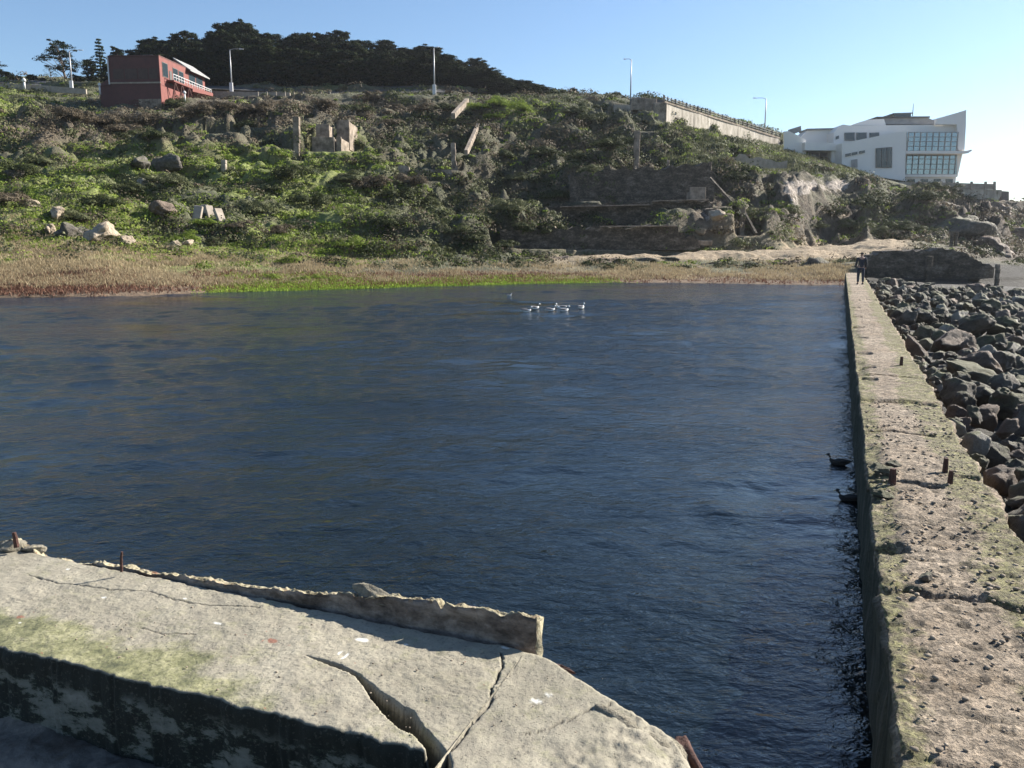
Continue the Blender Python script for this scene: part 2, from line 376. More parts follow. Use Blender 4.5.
# horizontal direction of a column (at horizon elevation)
GX = AX*F*CP/F/CP*GD
GY = GD
TT = np.repeat(tt[:, None], len(pxs), 1)
Pp = np.repeat(pxs[None, :], len(tt), 0)
amp = smooth(2.0, 3.6, TT)*(1-.75*smooth(5.9, 6.9, TT))
plate = np.exp(-((TT-3.0)/.5)**2)*smooth(540, 600, Pp)
amp = amp*(1-.8*plate)*(1-.6*smooth(640, 700, Pp)*smooth(4.6, 5.2, TT)*(1-smooth(860, 900, Pp)))
nb = fbm(GX/11, GY/11, 0, 4)
rid = 1-np.abs(fbm(GX/7+9, GY/12+4, 2.0, 4))*1.6
mound = np.maximum(0, fbm(GX/4.5, GY/6, 5.0, 3))
GZ0 = GZ.copy()
def steps(z, h, n):
    q = (z+n)/h; fl = np.floor(q); fr = q-fl; return (fl+smooth(.55, .85, fr)*.85+.15*fr)*h-n
stepn = 5*fbm(GX/26, GY/30, 21, 2)
swt = smooth(2.2, 3.2, TT)*(1-smooth(6.6, 7.6, TT))*(.45+.5*smooth(280, 380, Pp))*(1-smooth(640, 700, Pp)*smooth(4.3, 4.9, TT))*(1-smooth(850, 900, Pp))
GZ = GZ+swt*(steps(GZ, 4.6, stepn)-GZ)
def billow(x, y, z, o=3):
    s = 0; a = 1
    for k in range(o): s = s+a*np.abs(vnoise(x*2**k+7*k, y*2**k, z+k)); a *= .5
    return s
wx, wy = GX+1.5*vnoise(GX/5, GY/5, 31), GY+1.5*vnoise(GX/5, GY/5, 41)
calm = 1-.55*smooth(520, 380, Pp)*smooth(5.2, 4.4, TT)
GZ = GZ+calm*amp*(1.6*nb+.8*(rid-.55)+1.3*mound+2.4*(billow(wx/4.2, wy/5, 5)-.45)+.9*(billow(wx/1.5, wy/1.8, 9)-.45)+.3*(billow(wx/.6, wy/.7, 15, 2)-.4))
GZ += .12*fbm(GX/2.5, GY/2.5, 8, 3)*smooth(1.0, 1.6, TT)
# eroded gullies on the right hand cliffs
cm = smooth(715, 760, Pp)*smooth(3.1, 3.6, TT)*(1-smooth(5.6, 6.4, TT))
GZ -= cm*2.6*np.abs(fbm(Pp/46, TT*.35, 1, 3))
# road shelf on the crest behind
def apparent(X, Y, Zz):
    zc = Y*CP-(Zz-CZ)*SP; yc = Y*SP+(Zz-CZ)*CP
    return 512+F*X/zc, 384-F*yc/zc
PX, PY = apparent(GX, GY, GZ)
# open ground kept clear in front of each structure: (px0, px1, base height seen, distance, feather, reach)
CLEAR = [(306,362,152,117,8,14,11),(290,304,161,115,5,8),(446,462,171,111,6,10),(396,452,182,107,6,10),(628,642,170,107,4,6),(218,230,172,99,5,8),(494,704,250,86.5,12,4),(540,714,208,92.5,6,6),(566,716,202,99.5,8,7),
 (736,762,236,91,4,6,3),(711,736,207,95,3,4,4),(730,790,171,129,8,12,5),(655,690,0,150,4,14),(688,722,0,160,4,14),(720,752,0,172,4,14),(750,784,0,183,4,14),(782,848,0,166,4,30),(840,912,0,162,4,30),(905,1000,0,158,4,30),(96,165,105,148,8,16),(158,212,98,150,4,16),(192,226,219,80,6,8),(205,300,100,168,8,14),(-40,92,91,163,8,12),
 (636,664,132,138,5,14),(605,636,118,158,5,14),(450,470,118,138,4,12),(464,480,153,116,4,8),(236,266,128,132,5,10),(204,240,134,123,5,10),(862,1000,279,66,6,6),(425,445,95,167,4,10),(226,240,93,170,4,10),(64,80,92,168,4,10),(622,640,100,182,4,12),(945,960,247,90,4,6)]
def cbase(c, px):
    if c[2]: return c[2]
    return np.interp(px, [655, 700, 740, 782, 800, 832, 845, 872, 905, 938, 975, 1002], [121, 131, 142, 152.5, 155, 165, 167, 176, 185, 200, 210, 200])
def cap_z(px, d):
    out = np.full(np.shape(px), 1e3)
    for c in CLEAR:
        wgt = np.minimum(smooth(c[0]-c[4], c[0], px), smooth(c[1]+c[4], c[1], px))
        near = (d < c[3]+(c[6] if len(c) > 6 else 1.5))*(d > c[3]-c[5]*3)
        lift = (1-wgt)*4+np.clip((c[3]-c[5]-d)*.25, 0, 99)
        z = zat(cbase(c, px), d)+lift
        out = np.where((wgt > 0)*near, np.minimum(out, z), out)
    return out
GZ = np.minimum(GZ, cap_z(PX, GD)+.1*fbm(GX, GY, 2, 3))
PX, PY = apparent(GX, GY, GZ)
dz = np.gradient(GZ, axis=0)/np.maximum(np.gradient(GD, axis=0), .05)
steep = smooth(.75, 1.3, dz)
blob = lambda px, py, rx, ry: np.exp(-((PX-px)/rx)**2-((PY-py)/ry)**2)
cliffm = np.clip(steep*.35+1.0*smooth(700, 745, PX)*smooth(3.1, 3.5, TT)*(1-smooth(5.0, 5.4, TT))*(.5+.5*vnoise(GX/3, GY/3, GZ/3))
        + .8*smooth(930, 960, PX)*smooth(1.5, 3, TT)+blob(705, 215, 22, 26)+.5*blob(630, 185, 70, 18), 0, 1)
sandm = np.clip(smooth(545, 620, PX)*(1-smooth(880, 930, PX))*smooth(263, 256, PY)*(1-smooth(3.2, 3.4, TT))*smooth(2.0, 2.4, TT)*1.5
        + blob(800, 243, 70, 7)+.8*blob(760, 250, 90, 5)+blob(560, 262, 25, 10)*.7+.7*blob(720, 235, 30, 10)+.9*blob(790, 276, 40, 5), 0, 1)
sandm = sandm*(1-.8*smooth(.35, .8, dz))
blackishm = smooth(850, 875, PX)*(1-smooth(1.9, 2.15, TT))
mudm = smooth(1.9, 1.3, TT)*(1-.9*smooth(845, 875, PX))
nA_ = fbm(GX/9, GY/9, 11, 3); nB_ = fbm(GX/4, GY/5, 12, 3)
leftm = smooth(470, 330, PX)
lushm = np.clip(leftm*smooth(-.2, .25, nA_+.2+.5*blob(80, 215, 120, 40)+.5*blob(200, 165, 120, 14)+.6*blob(330, 245, 110, 10)-1.0*smooth(150, 135, PY)*smooth(0, 60, PX))+1.3*blob(505, 112, 42, 15)+.7*smooth(640, 680, PX)*smooth(175, 165, PY)*smooth(-.4, .3, nA_), 0, 1)*.9
brownm = np.clip(.55*smooth(300, 420, PX)*(1-smooth(640, 760, PX))*smooth(-.1, .3, fbm(GX/6, GY/7, 33, 3))+1.4*blob(60, 128, 80, 14)+1.2*blob(250, 110, 130, 14)+.8*blob(430, 115, 60, 18)+.5*smooth(.2, .5, nB_)*(1-.7*leftm*smooth(145, 160, PY))+.6*smooth(900, 950, PX), 0, 1)*.9
darkm = np.clip(2*smooth(845, 870, PX)*(1-smooth(2.0, 2.4, TT))+smooth(330, 420, PX)*(1-smooth(640, 700, PX))*(1-.8*blob(505, 112, 50, 18))+.6*smooth(840, 900, PX), 0, 1)  # middle slope darkened too, shade of its steep banks put into the soil colour
palem = np.clip(.75*blob(800, 186, 26, 9)+.75*blob(840, 186, 16, 9)+.6*blob(795, 205, 12, 18)+.6*blob(706, 212, 7, 22), 0, 1)
nr, nc = GZ.shape
idx = np.arange(nr*nc).reshape(nr, nc)
def gridfaces(idx): return np.stack([idx[:-1, :-1], idx[:-1, 1:], idx[1:, 1:], idx[1:, :-1]], -1).reshape(-1, 4)
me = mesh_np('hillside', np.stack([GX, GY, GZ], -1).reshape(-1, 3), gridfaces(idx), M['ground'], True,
     {'cliff': ('POINT', cliffm.ravel()), 'sand': ('POINT', sandm.ravel()), 'mud': ('POINT', mudm.ravel()), 'pale': ('POINT', palem.ravel()), 'wet': ('POINT', blackishm.ravel()), 'lushm': ('POINT', lushm.ravel()), 'brownm': ('POINT', brownm.ravel()), 'darkm': ('POINT', darkm.ravel())})
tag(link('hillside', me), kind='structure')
def grid_at(x, y):
    return np.clip((x/y*F+712)/PSTEP, 0, nc-1.001)
def H(x, y):
    pc = float(np.clip((x/y*F+712)/PSTEP, 0, nc-1.001)); j = int(pc); f = pc-j
    za = np.interp(y, GD[:, j], GZ[:, j]); zb = np.interp(y, GD[:, j+1], GZ[:, j+1])
    return float(za*(1-f)+zb*f)
def spot(px, d, dz=0.0):
    """point on the terrain in column px at distance d"""
    z = 20.0
    for _ in range(5):
        x = (px-512)/F*(d*CP-(z-CZ)*SP); z = H(x, d)
    return Vector((x, d, z+dz))
def find(px, py, dmin=46, dmax=260):
    """first terrain point met along the sight line"""
    for d in np.arange(dmin, dmax, .5):
        p = at(px, py, d)
        if H(p.x, d) >= p.z: return Vector((p.x, d, H(p.x, d)))
    return spot(px, 170)

# wide base ground and ocean, to the horizon
def plane(name, x0, x1, y0, y1, z, mat):
    return tag(link(name, mesh_np(name, [(x0, y0, z), (x1, y0, z), (x1, y1, z), (x0, y1, z)], [(0, 1, 2, 3)], mat)), kind='structure')
plane('ground', -3000, 3000, -400, 6000, -3.0, M['beach'])
# ocean: everything seaward of the wall
sea = [uv2xy(-300, 12), uv2xy(-300, 2600), uv2xy(5200, 2600), uv2xy(5200, 12)]
me = mesh_np('ocean', [(x, y, -.75) for x, y in sea], [(0, 1, 2, 3)], M['sea']); tag(link('ocean', me), kind='structure')
# pond: from behind the camera to beyond the shore, left of the seawall
def pond():
    cpx = np.arange(-330, 1010, 1.5); ds = [2.2]
    while ds[-1] < 76: ds.append(ds[-1]+max(.022, .0036*ds[-1]))
    Y = np.repeat(np.array(ds)[:, None], len(cpx), 1); X = (cpx[None]-512)/F*Y
    v = X*VX+Y*VY; over = np.clip(v-.95, 0, None); X = X-over*VX; Y = Y-over*VY
    gap = .0036*Y+.01
    Zw = 0*X; calm = .35+.65*smooth(-.45, .35, fbm(X/9, Y/5, 3, 3)+.0*X)
    for k, (lam, ang, a) in enumerate([(2.6, 8, .004), (1.5, -14, .007), (1.05, 24, .012), (.8, -20, .018), (.6, 4, .026), (.45, 30, .034), (.34, -12, .04), (.24, 18, .04), (.16, -28, .036)]):
        c_, s_ = math.cos(R(ang)), math.sin(R(ang)); xr, yr = X*c_+Y*s_, -X*s_+Y*c_
        fade = smooth(1.6, 3.2, lam/gap)
        n1 = vnoise(xr/(lam*1.45)+11*k, yr/lam+7*k, 1.5*k)
        Zw = Zw+a*lam*fade*(calm if lam < 1.2 else 1)*(1.3*n1)
    Zw *= .9+.5*smooth(15, 45, Y)
    n1_, n2_ = X.shape; base = np.stack([X, Y, Zw], -1).reshape(-1, 3)
    f = gridfaces(np.arange(n1_*n2_).reshape(n1_, n2_))
    q = [uv2xy(-6, .9), uv2xy(72, .9), (-95, 64), (-95, -40)]; n = len(base)
    base = np.concatenate([base, np.array([(x, y, -.16) for x, y in q])]); f = np.concatenate([f, [[n, n+1, n+2, n+3]]])
    return mesh_np('pond_water', base, f, M['water'], True)
tag(link('pond_water', pond()), kind='structure')

# ------------------------------------------------------------------ swept walls
def inpoly(x, y, poly):
    ins = np.zeros(x.shape, bool); n = len(poly)
    for i in range(n):
        x0, y0 = poly[i]; x1, y1 = poly[(i+1) % n]
        c = ((y0 > y) != (y1 > y)) & (x < (x1-x0)*(y-y0)/(y1-y0+1e-12)+x0); ins ^= c
    return ins
def pdist(x, y, line):
    best = np.full(x.shape, 1e9)
    for (x0, y0), (x1, y1) in zip(line[:-1], line[1:]):
        dx, dy = x1-x0, y1-y0; L2 = dx*dx+dy*dy+1e-12
        tq = np.clip(((x-x0)*dx+(y-y0)*dy)/L2, 0, 1)
        best = np.minimum(best, np.hypot(x-x0-tq*dx, y-y0-tq*dy))
    return best
SZ = .95
# --- long seawall: swept along u
def long_wall():
    us = [-3.0]
    while us[-1] < 66: us.append(us[-1]+max(.018, .0045*max(us[-1], 4)))
    us = np.array(us)
    nt_ = 92
    a = np.linspace(0, 1, nt_)
    s_left = [(.0, -1.9), (0, -1.2), (0, -.8), (0, -.5), (0, -.3), (0, -.18), (0, -.09), (0, -.045), (.004, -.02), (.012, -.006)]
    V0, V1 = .40, 1.505
    prof = [(V0+x, z) for x, z in s_left]+[(V0+.02+q*(V1-V0-.04), 0) for q in a]+[(V1-x, z) for x, z in reversed(s_left)]
    pv = np.array([p[0] for p in prof]); pz = np.array([p[1] for p in prof])
    U, Vv = np.meshgrid(us, pv, indexing='ij'); Zz = np.repeat(pz[None], len(us), 0)
    isl = np.repeat((np.arange(len(pv)) < 9)[None], len(us), 0); isr = np.repeat((np.arange(len(pv)) >= len(pv)-9)[None], len(us), 0)
    top = ~(isl | isr)
    q = (Vv-V0)/(V1-V0)
    eL = .012*fbm(U*2.2, 0*U+3, 1, 5)+.008*vnoise(U*30, 0*U, 4); eR = .025*fbm(U*1.4, 0*U+9, 2, 6)+.012*vnoise(U*19, 0*U+2, 4)
    Vn = Vv+eL*(1-q)*(Zz > -.7)+eR*q
    rough = .35+.65*smooth(12, 8, U)
    h = .014*fbm(U*2.5, Vv*3, 0, 3)+.009*rough*fbm(U*9, Vv*9, 1, 4)
    pitn = vnoise(U*17, Vv*7, 3)+.5*vnoise(U*33, Vv*15, 5)
    pit = smooth(.4, .9, pitn)*rough
    h = h-.016*pit*smooth(11, 8, U)+.005*rough*vnoise(U*40, Vv*50, 7)
    # mossy crumbly edges
    edge = np.maximum(smooth(.2, .0, q), smooth(.74, 1.0, q))
    h += edge*(.018*fbm(U*9, Vv*11, 9, 5)-.008)
    wornL = smooth(.25, .0, q)*smooth(.25, .7, vnoise(U*.7, 0*U+5, 9))*smooth(30, 20, U)
    h -= .06*wornL
    # cross joints with worn slots
    for uj, lo, hi, dp, w in [(6.05,0,.8,.05,.05),(7.0,0,.2,.1,.14),(8.9,.0,.6,.07,.06),(9.3,.6,.95,.05,.05),(11.3,.05,.75,.07,.05),(13.4,0,.9,.05,.05),(15.5,.05,.28,.07,.12),(15.9,.0,.95,.06,.05),(16.9,.05,.3,.06,.12),
        (19.0,.03,.3,.08,.12),(22.1,.03,.3,.08,.13),(24.8,.03,.3,.08,.14),(28.1,.03,.3,.08,.15),(32,.03,.3,.08,.15),(36,.05,.4,.08,.2),(36.5,.6,.95,.08,.25),(42,.03,.3,.06,.2)]:
        uu = U-uj-.06*fbm(Vv*4, 0*U+uj, 3, 3)
        g_s = np.exp(-(uu/w)**4)*smooth(lo-.03, lo+.03, q)*smooth(hi+.04, hi-.04, q); h -= 1.5*dp*g_s; pit = np.maximum(pit, g_s*smooth(6, 9, U))
    step = smooth(13.35, 13.45, U+.03*fbm(Vv*5, U*0, 3, 3))*.03
    h += step
    Zn = SZ+Zz+np.where(top, h, 0)
    n_ = .03*fbm(U*3, Zz*4, 5, 4)
    hl = h[:, 10:11]; hr = h[:, -11:-10]
    Zn = Zn+np.where(isl, hl*np.clip(1+Zz/.3, 0, 1), 0)+np.where(isr, hr*np.clip(1+Zz/.3, 0, 1), 0)
    Vn = Vn+np.where(isl, n_*(Zz < -.03), 0)+np.where(isr, n_*2, 0)
    nz = fbm(U*.9, Vv*2, 4, 3)
    moss = np.where(top, np.clip(smooth(.36, .0, q+.07*nz)*1.15+smooth(.45, .85, q+.12*nz)*1.1-.3*smooth(22, 45, U)-.06+.3*smooth(11, 14, U)*smooth(20, 15, U), -.6, .72), .1)
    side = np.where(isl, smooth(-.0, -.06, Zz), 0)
    x, y = uv2xy(U, Vn)
    V = np.stack([x, y, Zn], -1); n1, n2 = U.shape
    f = gridfaces(np.arange(n1*n2).reshape(n1, n2))
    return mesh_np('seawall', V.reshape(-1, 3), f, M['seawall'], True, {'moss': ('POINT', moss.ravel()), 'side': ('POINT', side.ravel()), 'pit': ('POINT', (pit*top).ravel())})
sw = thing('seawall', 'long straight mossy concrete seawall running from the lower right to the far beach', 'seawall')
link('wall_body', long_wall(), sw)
# --- foreground wall, swept along v
def P2(lst): return [guv(a, b, SZ) for a, b in lst]
gap = P2([(303,655),(320,659),(341,664),(360,675),(380,691),(400,703),(413,710),(425,728),(447,752),(452,768),(445,790),(430,790),(428,752),(413,734),(400,728),(385,714),(372,700),(362,685),(356,676),(340,668),(320,661)])
crack2 = P2([(500,652),(503,662),(497,675),(491,690),(490,702),(480,715),(468,728),(459,742),(447,753)])
crack3 = P2([(520,735),(545,730),(570,720),(590,710),(612,704)])
crack4 = P2([(30,575),(60,583),(110,590),(150,592),(170,598),(200,604),(260,608)])
crack5 = P2([(140,627),(165,633),(195,634)])
def front_wall():
    vs = np.concatenate([np.arange(-9, -5.2, .03), np.arange(-5.2, -.18, .0085)])
    s = [(0, -.49), (0, -.42), (0, -.34), (0, -.26), (0, -.18), (0, -.12), (0, -.07), (.001, -.035), (.005, -.012), (.013, -.003)]
    nb_ = 10
    a = np.linspace(0, 1, 150)
    # front edge: at u 3.2, beyond v -1.6 the wall turns towards the viewer
    fe = np.where(vs < -1.59, 3.19, .9)
    be = np.interp(vs, [-9, -1.5, -1.2, -.93, -.62, -.46, -.36, -.2], [4.39, 4.3, 4.12, 3.93, 3.78, 3.55, 3.2, 2.6])
    notch = .0*vs
    be = be-notch+.012*fbm(vs*8, vs*0+4, 3, 4)
    fe = fe+.012*fbm(vs*5, vs*0+8, 3, 4)+.006*vnoise(vs*40, vs*0, 1)
    L = be-fe
    prof = [('f', x, z) for x, z in s]+[('t', q, 0) for q in a]+[('b', x, z) for x, z in reversed(s)]
    n1, n2 = len(vs), len(prof)
    U = np.zeros((n1, n2)); Z = np.zeros((n1, n2)); kind = np.zeros((n1, n2), int)
    for j, (k, x, z) in enumerate(prof):
        if k == 'f': U[:, j] = fe+x; Z[:, j] = z; kind[:, j] = 1
        elif k == 't': U[:, j] = fe+.02+x*(L-.04); kind[:, j] = 0
        else: U[:, j] = be-x; Z[:, j] = z*3; kind[:, j] = 2
    V = np.repeat(vs[:, None], n2, 1)
    top = kind == 0
    h = .009*fbm(U*2, V*2, 0, 3)+.004*fbm(U*14, V*14, 2, 3)+.0018*vnoise(U*60, V*60, 3)
    inside = inpoly(U, V, gap)
    dg = pdist(U, V, gap+[gap[0]])
    dep = np.where(inside, -.04-np.clip(dg*6, 0, .2), 0)
    # tilt of the pieces: centre slab slightly higher
    def cr(line, w, dp):
        d_ = pdist(U+.008*fbm(U*30, V*30, 1, 2), V+.008*fbm(U*30, V*30, 6, 2), line); return np.clip(1-d_/w, 0, 1), dp
    crk = np.zeros_like(U)
    for line, w, dp in ((crack2, .008, .04), (crack3, .007, .012), (crack4, .008, .012), (crack5, .006, .008)):
        c, dp = cr(line, w, dp); h -= c*dp; crk = np.maximum(crk, smooth(.0, .5, c))
    # broken barnacled end
    endm = smooth(-1.12, -.9, V-.25*(U-3.6)+.05*fbm(U*4, V*4, 3, 3))
    h += endm*(.012*fbm(U*5, V*5, 5, 5)+.009*fbm(U*24, V*24, 9, 4)-.05*smooth(-.8, -.4, V))
    # crumbly front lip
    lip = smooth(.06, 0, np.abs(U-fe[:, None]))
    h -= lip*.012*smooth(.2, .8, vnoise(V*14, V*0, 4))
    Zn = SZ+Z+np.where(top, h+dep, 0)
    hf = (h+dep)[:, nb_:nb_+1]; hb = (h+dep)[:, -nb_-1:-nb_]
    Zn += np.where(kind == 1, hf*np.clip(1+Z/.45, 0, 1), 0)+np.where(kind == 2, hb*np.clip(1+Z/.9, 0, 1), 0)
    rim = np.where(~top, .014*fbm(V*4, Z*6, 3, 4), 0)*(Z < -.03)
    U = U+rim
    nz = fbm(U*1.6, V*.9, 4, 3)
    dfe = (U-3.19)
    moss = np.where(top, np.clip(.95*smooth(.6, -.05, dfe+.16*nz)*smooth(-1.5, -1.9, V)*(.85+.5*fbm(V*1.3, U*.6, 8, 2))+.25*smooth(-3.2, -4.5, V)*smooth(.6, 0, dfe)+.2*endm, 0, 1), .15)
    # pale green tint over the left and bottom
    moss = np.maximum(moss, np.where(top, .26, 0))
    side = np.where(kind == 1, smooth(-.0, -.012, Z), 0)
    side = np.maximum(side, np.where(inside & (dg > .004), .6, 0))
    spotm = np.zeros_like(U)
    for px, py, rx, ry in [(362,639,.05,.028),(345,655,.012,.05),(548,694,.026,.016),(537,700,.04,.02),(104,598,.02,.014),(218,624,.035,.012),(185,598,.02,.012),(68,569,.02,.012),(406,643,.016,.01),(20,622,.012,.01),(505,648,.03,.012),(340,652,.01,.03)]:
        u0, v0 = guv(px, py, SZ); dd = ((U-u0)/ry)**2+((V-v0)/rx)**2
        spotm = np.maximum(spotm, smooth(1.2, .4, dd*(1+.3*fbm(U*12, V*12, 1, 2))))
    rustm = np.zeros_like(U)
    for px, py, r in [(273,641,.042),(20,616,.03)]:
        u0, v0 = guv(px, py, SZ); dd = ((U-u0)/r/.7)**2+((V-v0)/r)**2
        rustm = np.maximum(rustm, .85*smooth(1.2, .5, dd*(1+.8*fbm(U*40, V*40, 5, 2))))
    x, y = uv2xy(U, V)
    z3 = np.stack([x, y, Zn], -1)
    f = gridfaces(np.arange(n1*n2).reshape(n1, n2))[:, ::-1]
    spotm *= top; rustm *= top
    A = lambda a: ('POINT', np.asarray(a, float).ravel())
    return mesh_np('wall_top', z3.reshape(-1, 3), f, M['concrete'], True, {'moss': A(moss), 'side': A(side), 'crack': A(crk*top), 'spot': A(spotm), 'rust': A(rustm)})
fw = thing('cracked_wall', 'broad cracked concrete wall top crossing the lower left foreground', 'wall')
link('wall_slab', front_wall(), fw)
# ledge and footing under the wall
def slab_uv(name, u0, u1, v0, v1, z0, z1, mat, parent, nu=40, nv=200, amp=.01, extra=None):
    us = np.linspace(u0, u1, nu); vs = np.linspace(v0, v1, nv)
    U, V = np.meshgrid(us, vs, indexing='ij'); Z = z1+amp*fbm(U*4, V*4, 2, 5)
    # skirt
    U = np.concatenate([U[:1], U, U[-1:]], 0); V = np.concatenate([V[:1], V, V[-1:]], 0); Z = np.concatenate([Z[:1]*0+z0, Z, Z[-1:]*0+z0], 0)
    U = np.concatenate([U[:, :1], U, U[:, -1:]], 1); V = np.concatenate([V[:, :1], V, V[:, -1:]], 1); Z = np.concatenate([Z[:, :1]*0+z0, Z, Z[:, -1:]*0+z0], 1)
    if extra: U, V, Z = extra(U, V, Z)
    x, y = uv2xy(U, V)
    f = gridfaces(np.arange(U.size).reshape(U.shape))[:, ::-1]
    return link(name, mesh_np(name, np.stack([x, y, Z], -1).reshape(-1, 3), f, mat, True), parent)
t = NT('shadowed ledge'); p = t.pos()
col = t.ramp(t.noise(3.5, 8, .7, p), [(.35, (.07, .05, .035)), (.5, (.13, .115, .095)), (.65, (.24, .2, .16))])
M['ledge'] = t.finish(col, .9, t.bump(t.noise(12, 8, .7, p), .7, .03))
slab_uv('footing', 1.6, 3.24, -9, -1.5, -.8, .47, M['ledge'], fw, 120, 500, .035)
slab_uv('wall_core', 1.2, 4.12, -8.9, -1.62, -.8, .52, M['ruin'], fw, 60, 200, .04, lambda U, V, Z: (np.maximum(U, 3.28), V, Z))
slab_uv('wall_base', 1.0, 3.5, -1.55, -.45, -.8, .3, M['ruin'], fw, 30, 60, .04)
# parapet (raised broken kerb on the pond side)
def parapet():
    vA = -8.9; vB = -1.545
    vs = np.arange(vA, vB, .009)
    vs = np.append(vs, [vB, vB+.004])
    kp = [(-60, 528), (0, 541), (18, 536), (38, 547), (46, 556), (96, 563), (104, 561), (160, 571), (240, 581), (300, 588), (345, 592), (400, 594), (412, 595), (470, 603), (537, 615)]
    kx, kz = [], []
    for a_, b_ in kp:
        xn = (a_-512)/F; yv = (384-b_)/F; tq = 4.41/(xn*UX+(CP+yv*SP)*UY)
        kx.append(tq*(xn*VX+(CP+yv*SP)*VY)); kz.append(CZ-tq*(SP-yv*CP))
    top = np.interp(vs, kx, kz)+.012*fbm(vs*9, vs*0, 2, 4)+.03*smooth(kx[6], kx[4], vs)*fbm(vs*7, vs*0, 12, 4)
    top = top-.05*np.exp(-((vs+2.18)/.02)**2)
    prof = [(0, 'b')]+[(q, 'f') for q in np.linspace(0, 1, 14)]+[(q, 't') for q in np.linspace(0.05, .95, 12)]+[(q, 'r') for q in np.linspace(1, 0, 14)]
    n1, n2 = len(vs), len(prof)
    U = np.zeros((n1, n2)); Z = np.zeros((n1, n2)); cap = np.zeros((n1, n2))
    for j, (q, k) in enumerate(prof):
        if k == 'b': U[:, j] = 4.34; Z[:, j] = -.4
        if k == 'f': U[:, j] = 4.335+.015*q; Z[:, j] = .72+(top-.72)*q
        if k == 't': U[:, j] = 4.35+q*.09; Z[:, j] = top-.03*q; cap[:, j] = 1
        if k == 'r': U[:, j] = 4.44+.02*(1-q); Z[:, j] = -.4+(top+.37)*q
    V = np.repeat(vs[:, None], n2, 1)
    U = U+.02*fbm(V*5, Z*8, 1, 5)+.01*cap*fbm(V*20, U*30, 6, 3); Z = Z+cap*(.014*fbm(V*14, U*22, 4, 4)+.01*vnoise(V*45, U*60, 3))
    V = V+np.where(np.arange(n1)[:, None] > n1-4, .02*fbm(U*14, Z*14, 3, 4), 0)
    # close the right end
    mid = np.stack([U[-1].mean()*np.ones(n2), V[-1], Z[-1]], -1)
    sh_ = 4.39+(U[-1]-4.39)*.97; Ze = Z[-1]; U2 = np.concatenate([U, sh_[None], (U[-1]*0+4.395)[None]]); V2 = np.concatenate([V, V[-1:]+.003, V[-1:]*0+V[-1].mean()+.012+.01*fbm(Z[-1:]*12, Z[-1:]*0, 1, 4)]); Z2 = np.concatenate([Z, Ze[None], Ze[None]])
    U2 = np.concatenate([U[:1]*0+4.415, U2]); V2 = np.concatenate([V[:1], V2]); Z2 = np.concatenate([Z[:1], Z2])
    x, y = uv2xy(U2, V2)
    moss = np.full(U2.shape, .25); cap2 = np.concatenate([cap[:1], cap, cap[-1:]*0+1, cap[-1:]*0+1]); moss = moss+.12*cap2
    f = gridfaces(np.arange(U2.size).reshape(U2.shape))[:, ::-1]
    return mesh_np('parapet', np.stack([x, y, Z2], -1).reshape(-1, 3), f, M['parapet'], True, {'cap': ('POINT', cap2.ravel())})
t = NT('crumbling kerb concrete'); p = t.pos()
col = t.ramp(t.noise(4, 8, .7, t.pos((1, 1, 2))), [(.36, (.06, .045, .035)), (.48, (.16, .125, .1)), (.62, (.33, .27, .22))])
sp = t.ramp(t.noise(14, 7, .75, p), [(.36, (.05, .04, .025)), (.46, (.24, .21, .13)), (.56, (.4, .36, .25)), (.7, (.2, .19, .09))])
rs = t.mix(t.gray(t.noise(5, 6, .7, p), .58, .68), sp, (.28, .12, .07))
col = t.mix(t.attr('cap'), col, rs)
M['parapet'] = t.finish(col, .95, t.bump(t.noise(25, 8, .7, p), .8, .03))
link('parapet', parapet(), fw)

# ------------------------------------------------------------------ rocks
def rock_mesh(name, seed, mat, flat=.75, ang=1.0, sub=4, rough=.2):
    import bmesh
    bm = bmesh.new(); bmesh.ops.create_icosphere(bm, subdivisions=sub, radius=1)
    r = np.random.default_rng(seed)
    nrm = r.normal(size=(12, 3)); nrm /= np.linalg.norm(nrm, axis=1)[:, None]; off = r.uniform(.45, .85, 12)
    co = np.array([v.co[:] for v in bm.verts])
    for k in range(12):
        dd = co@nrm[k]-off[k]; co = co-np.where(dd > 0, dd*.92*ang, 0)[:, None]*nrm[k]
    rr = 1+rough*fbm(co[:, 0]*2+seed, co[:, 1]*2, co[:, 2]*2, 5)
    co = co*rr[:, None]*np.array([1, .8, flat])
    for v, c in zip(bm.verts, co): v.co = c
    me = bpy.data.meshes.new(name); bm.to_mesh(me); bm.free()
    for p_ in me.polygons: p_.use_smooth = True
    me.materials.append(mat); return me
RK = {k: [rock_mesh('boulder', 10+i*7+hash_, M[k], random.uniform(.55, .85)) for i in range(5)] for hash_, k in enumerate(('rock_dark', 'rock_moss', 'rock_brown', 'rock_pale'))}
RKL = {'rock_dark': 'dark grey angular boulder', 'rock_moss': 'greenish mossy boulder', 'rock_brown': 'brown rounded boulder', 'rock_pale': 'pale grey block of stone'}
pts = []
rr = random.Random(5)
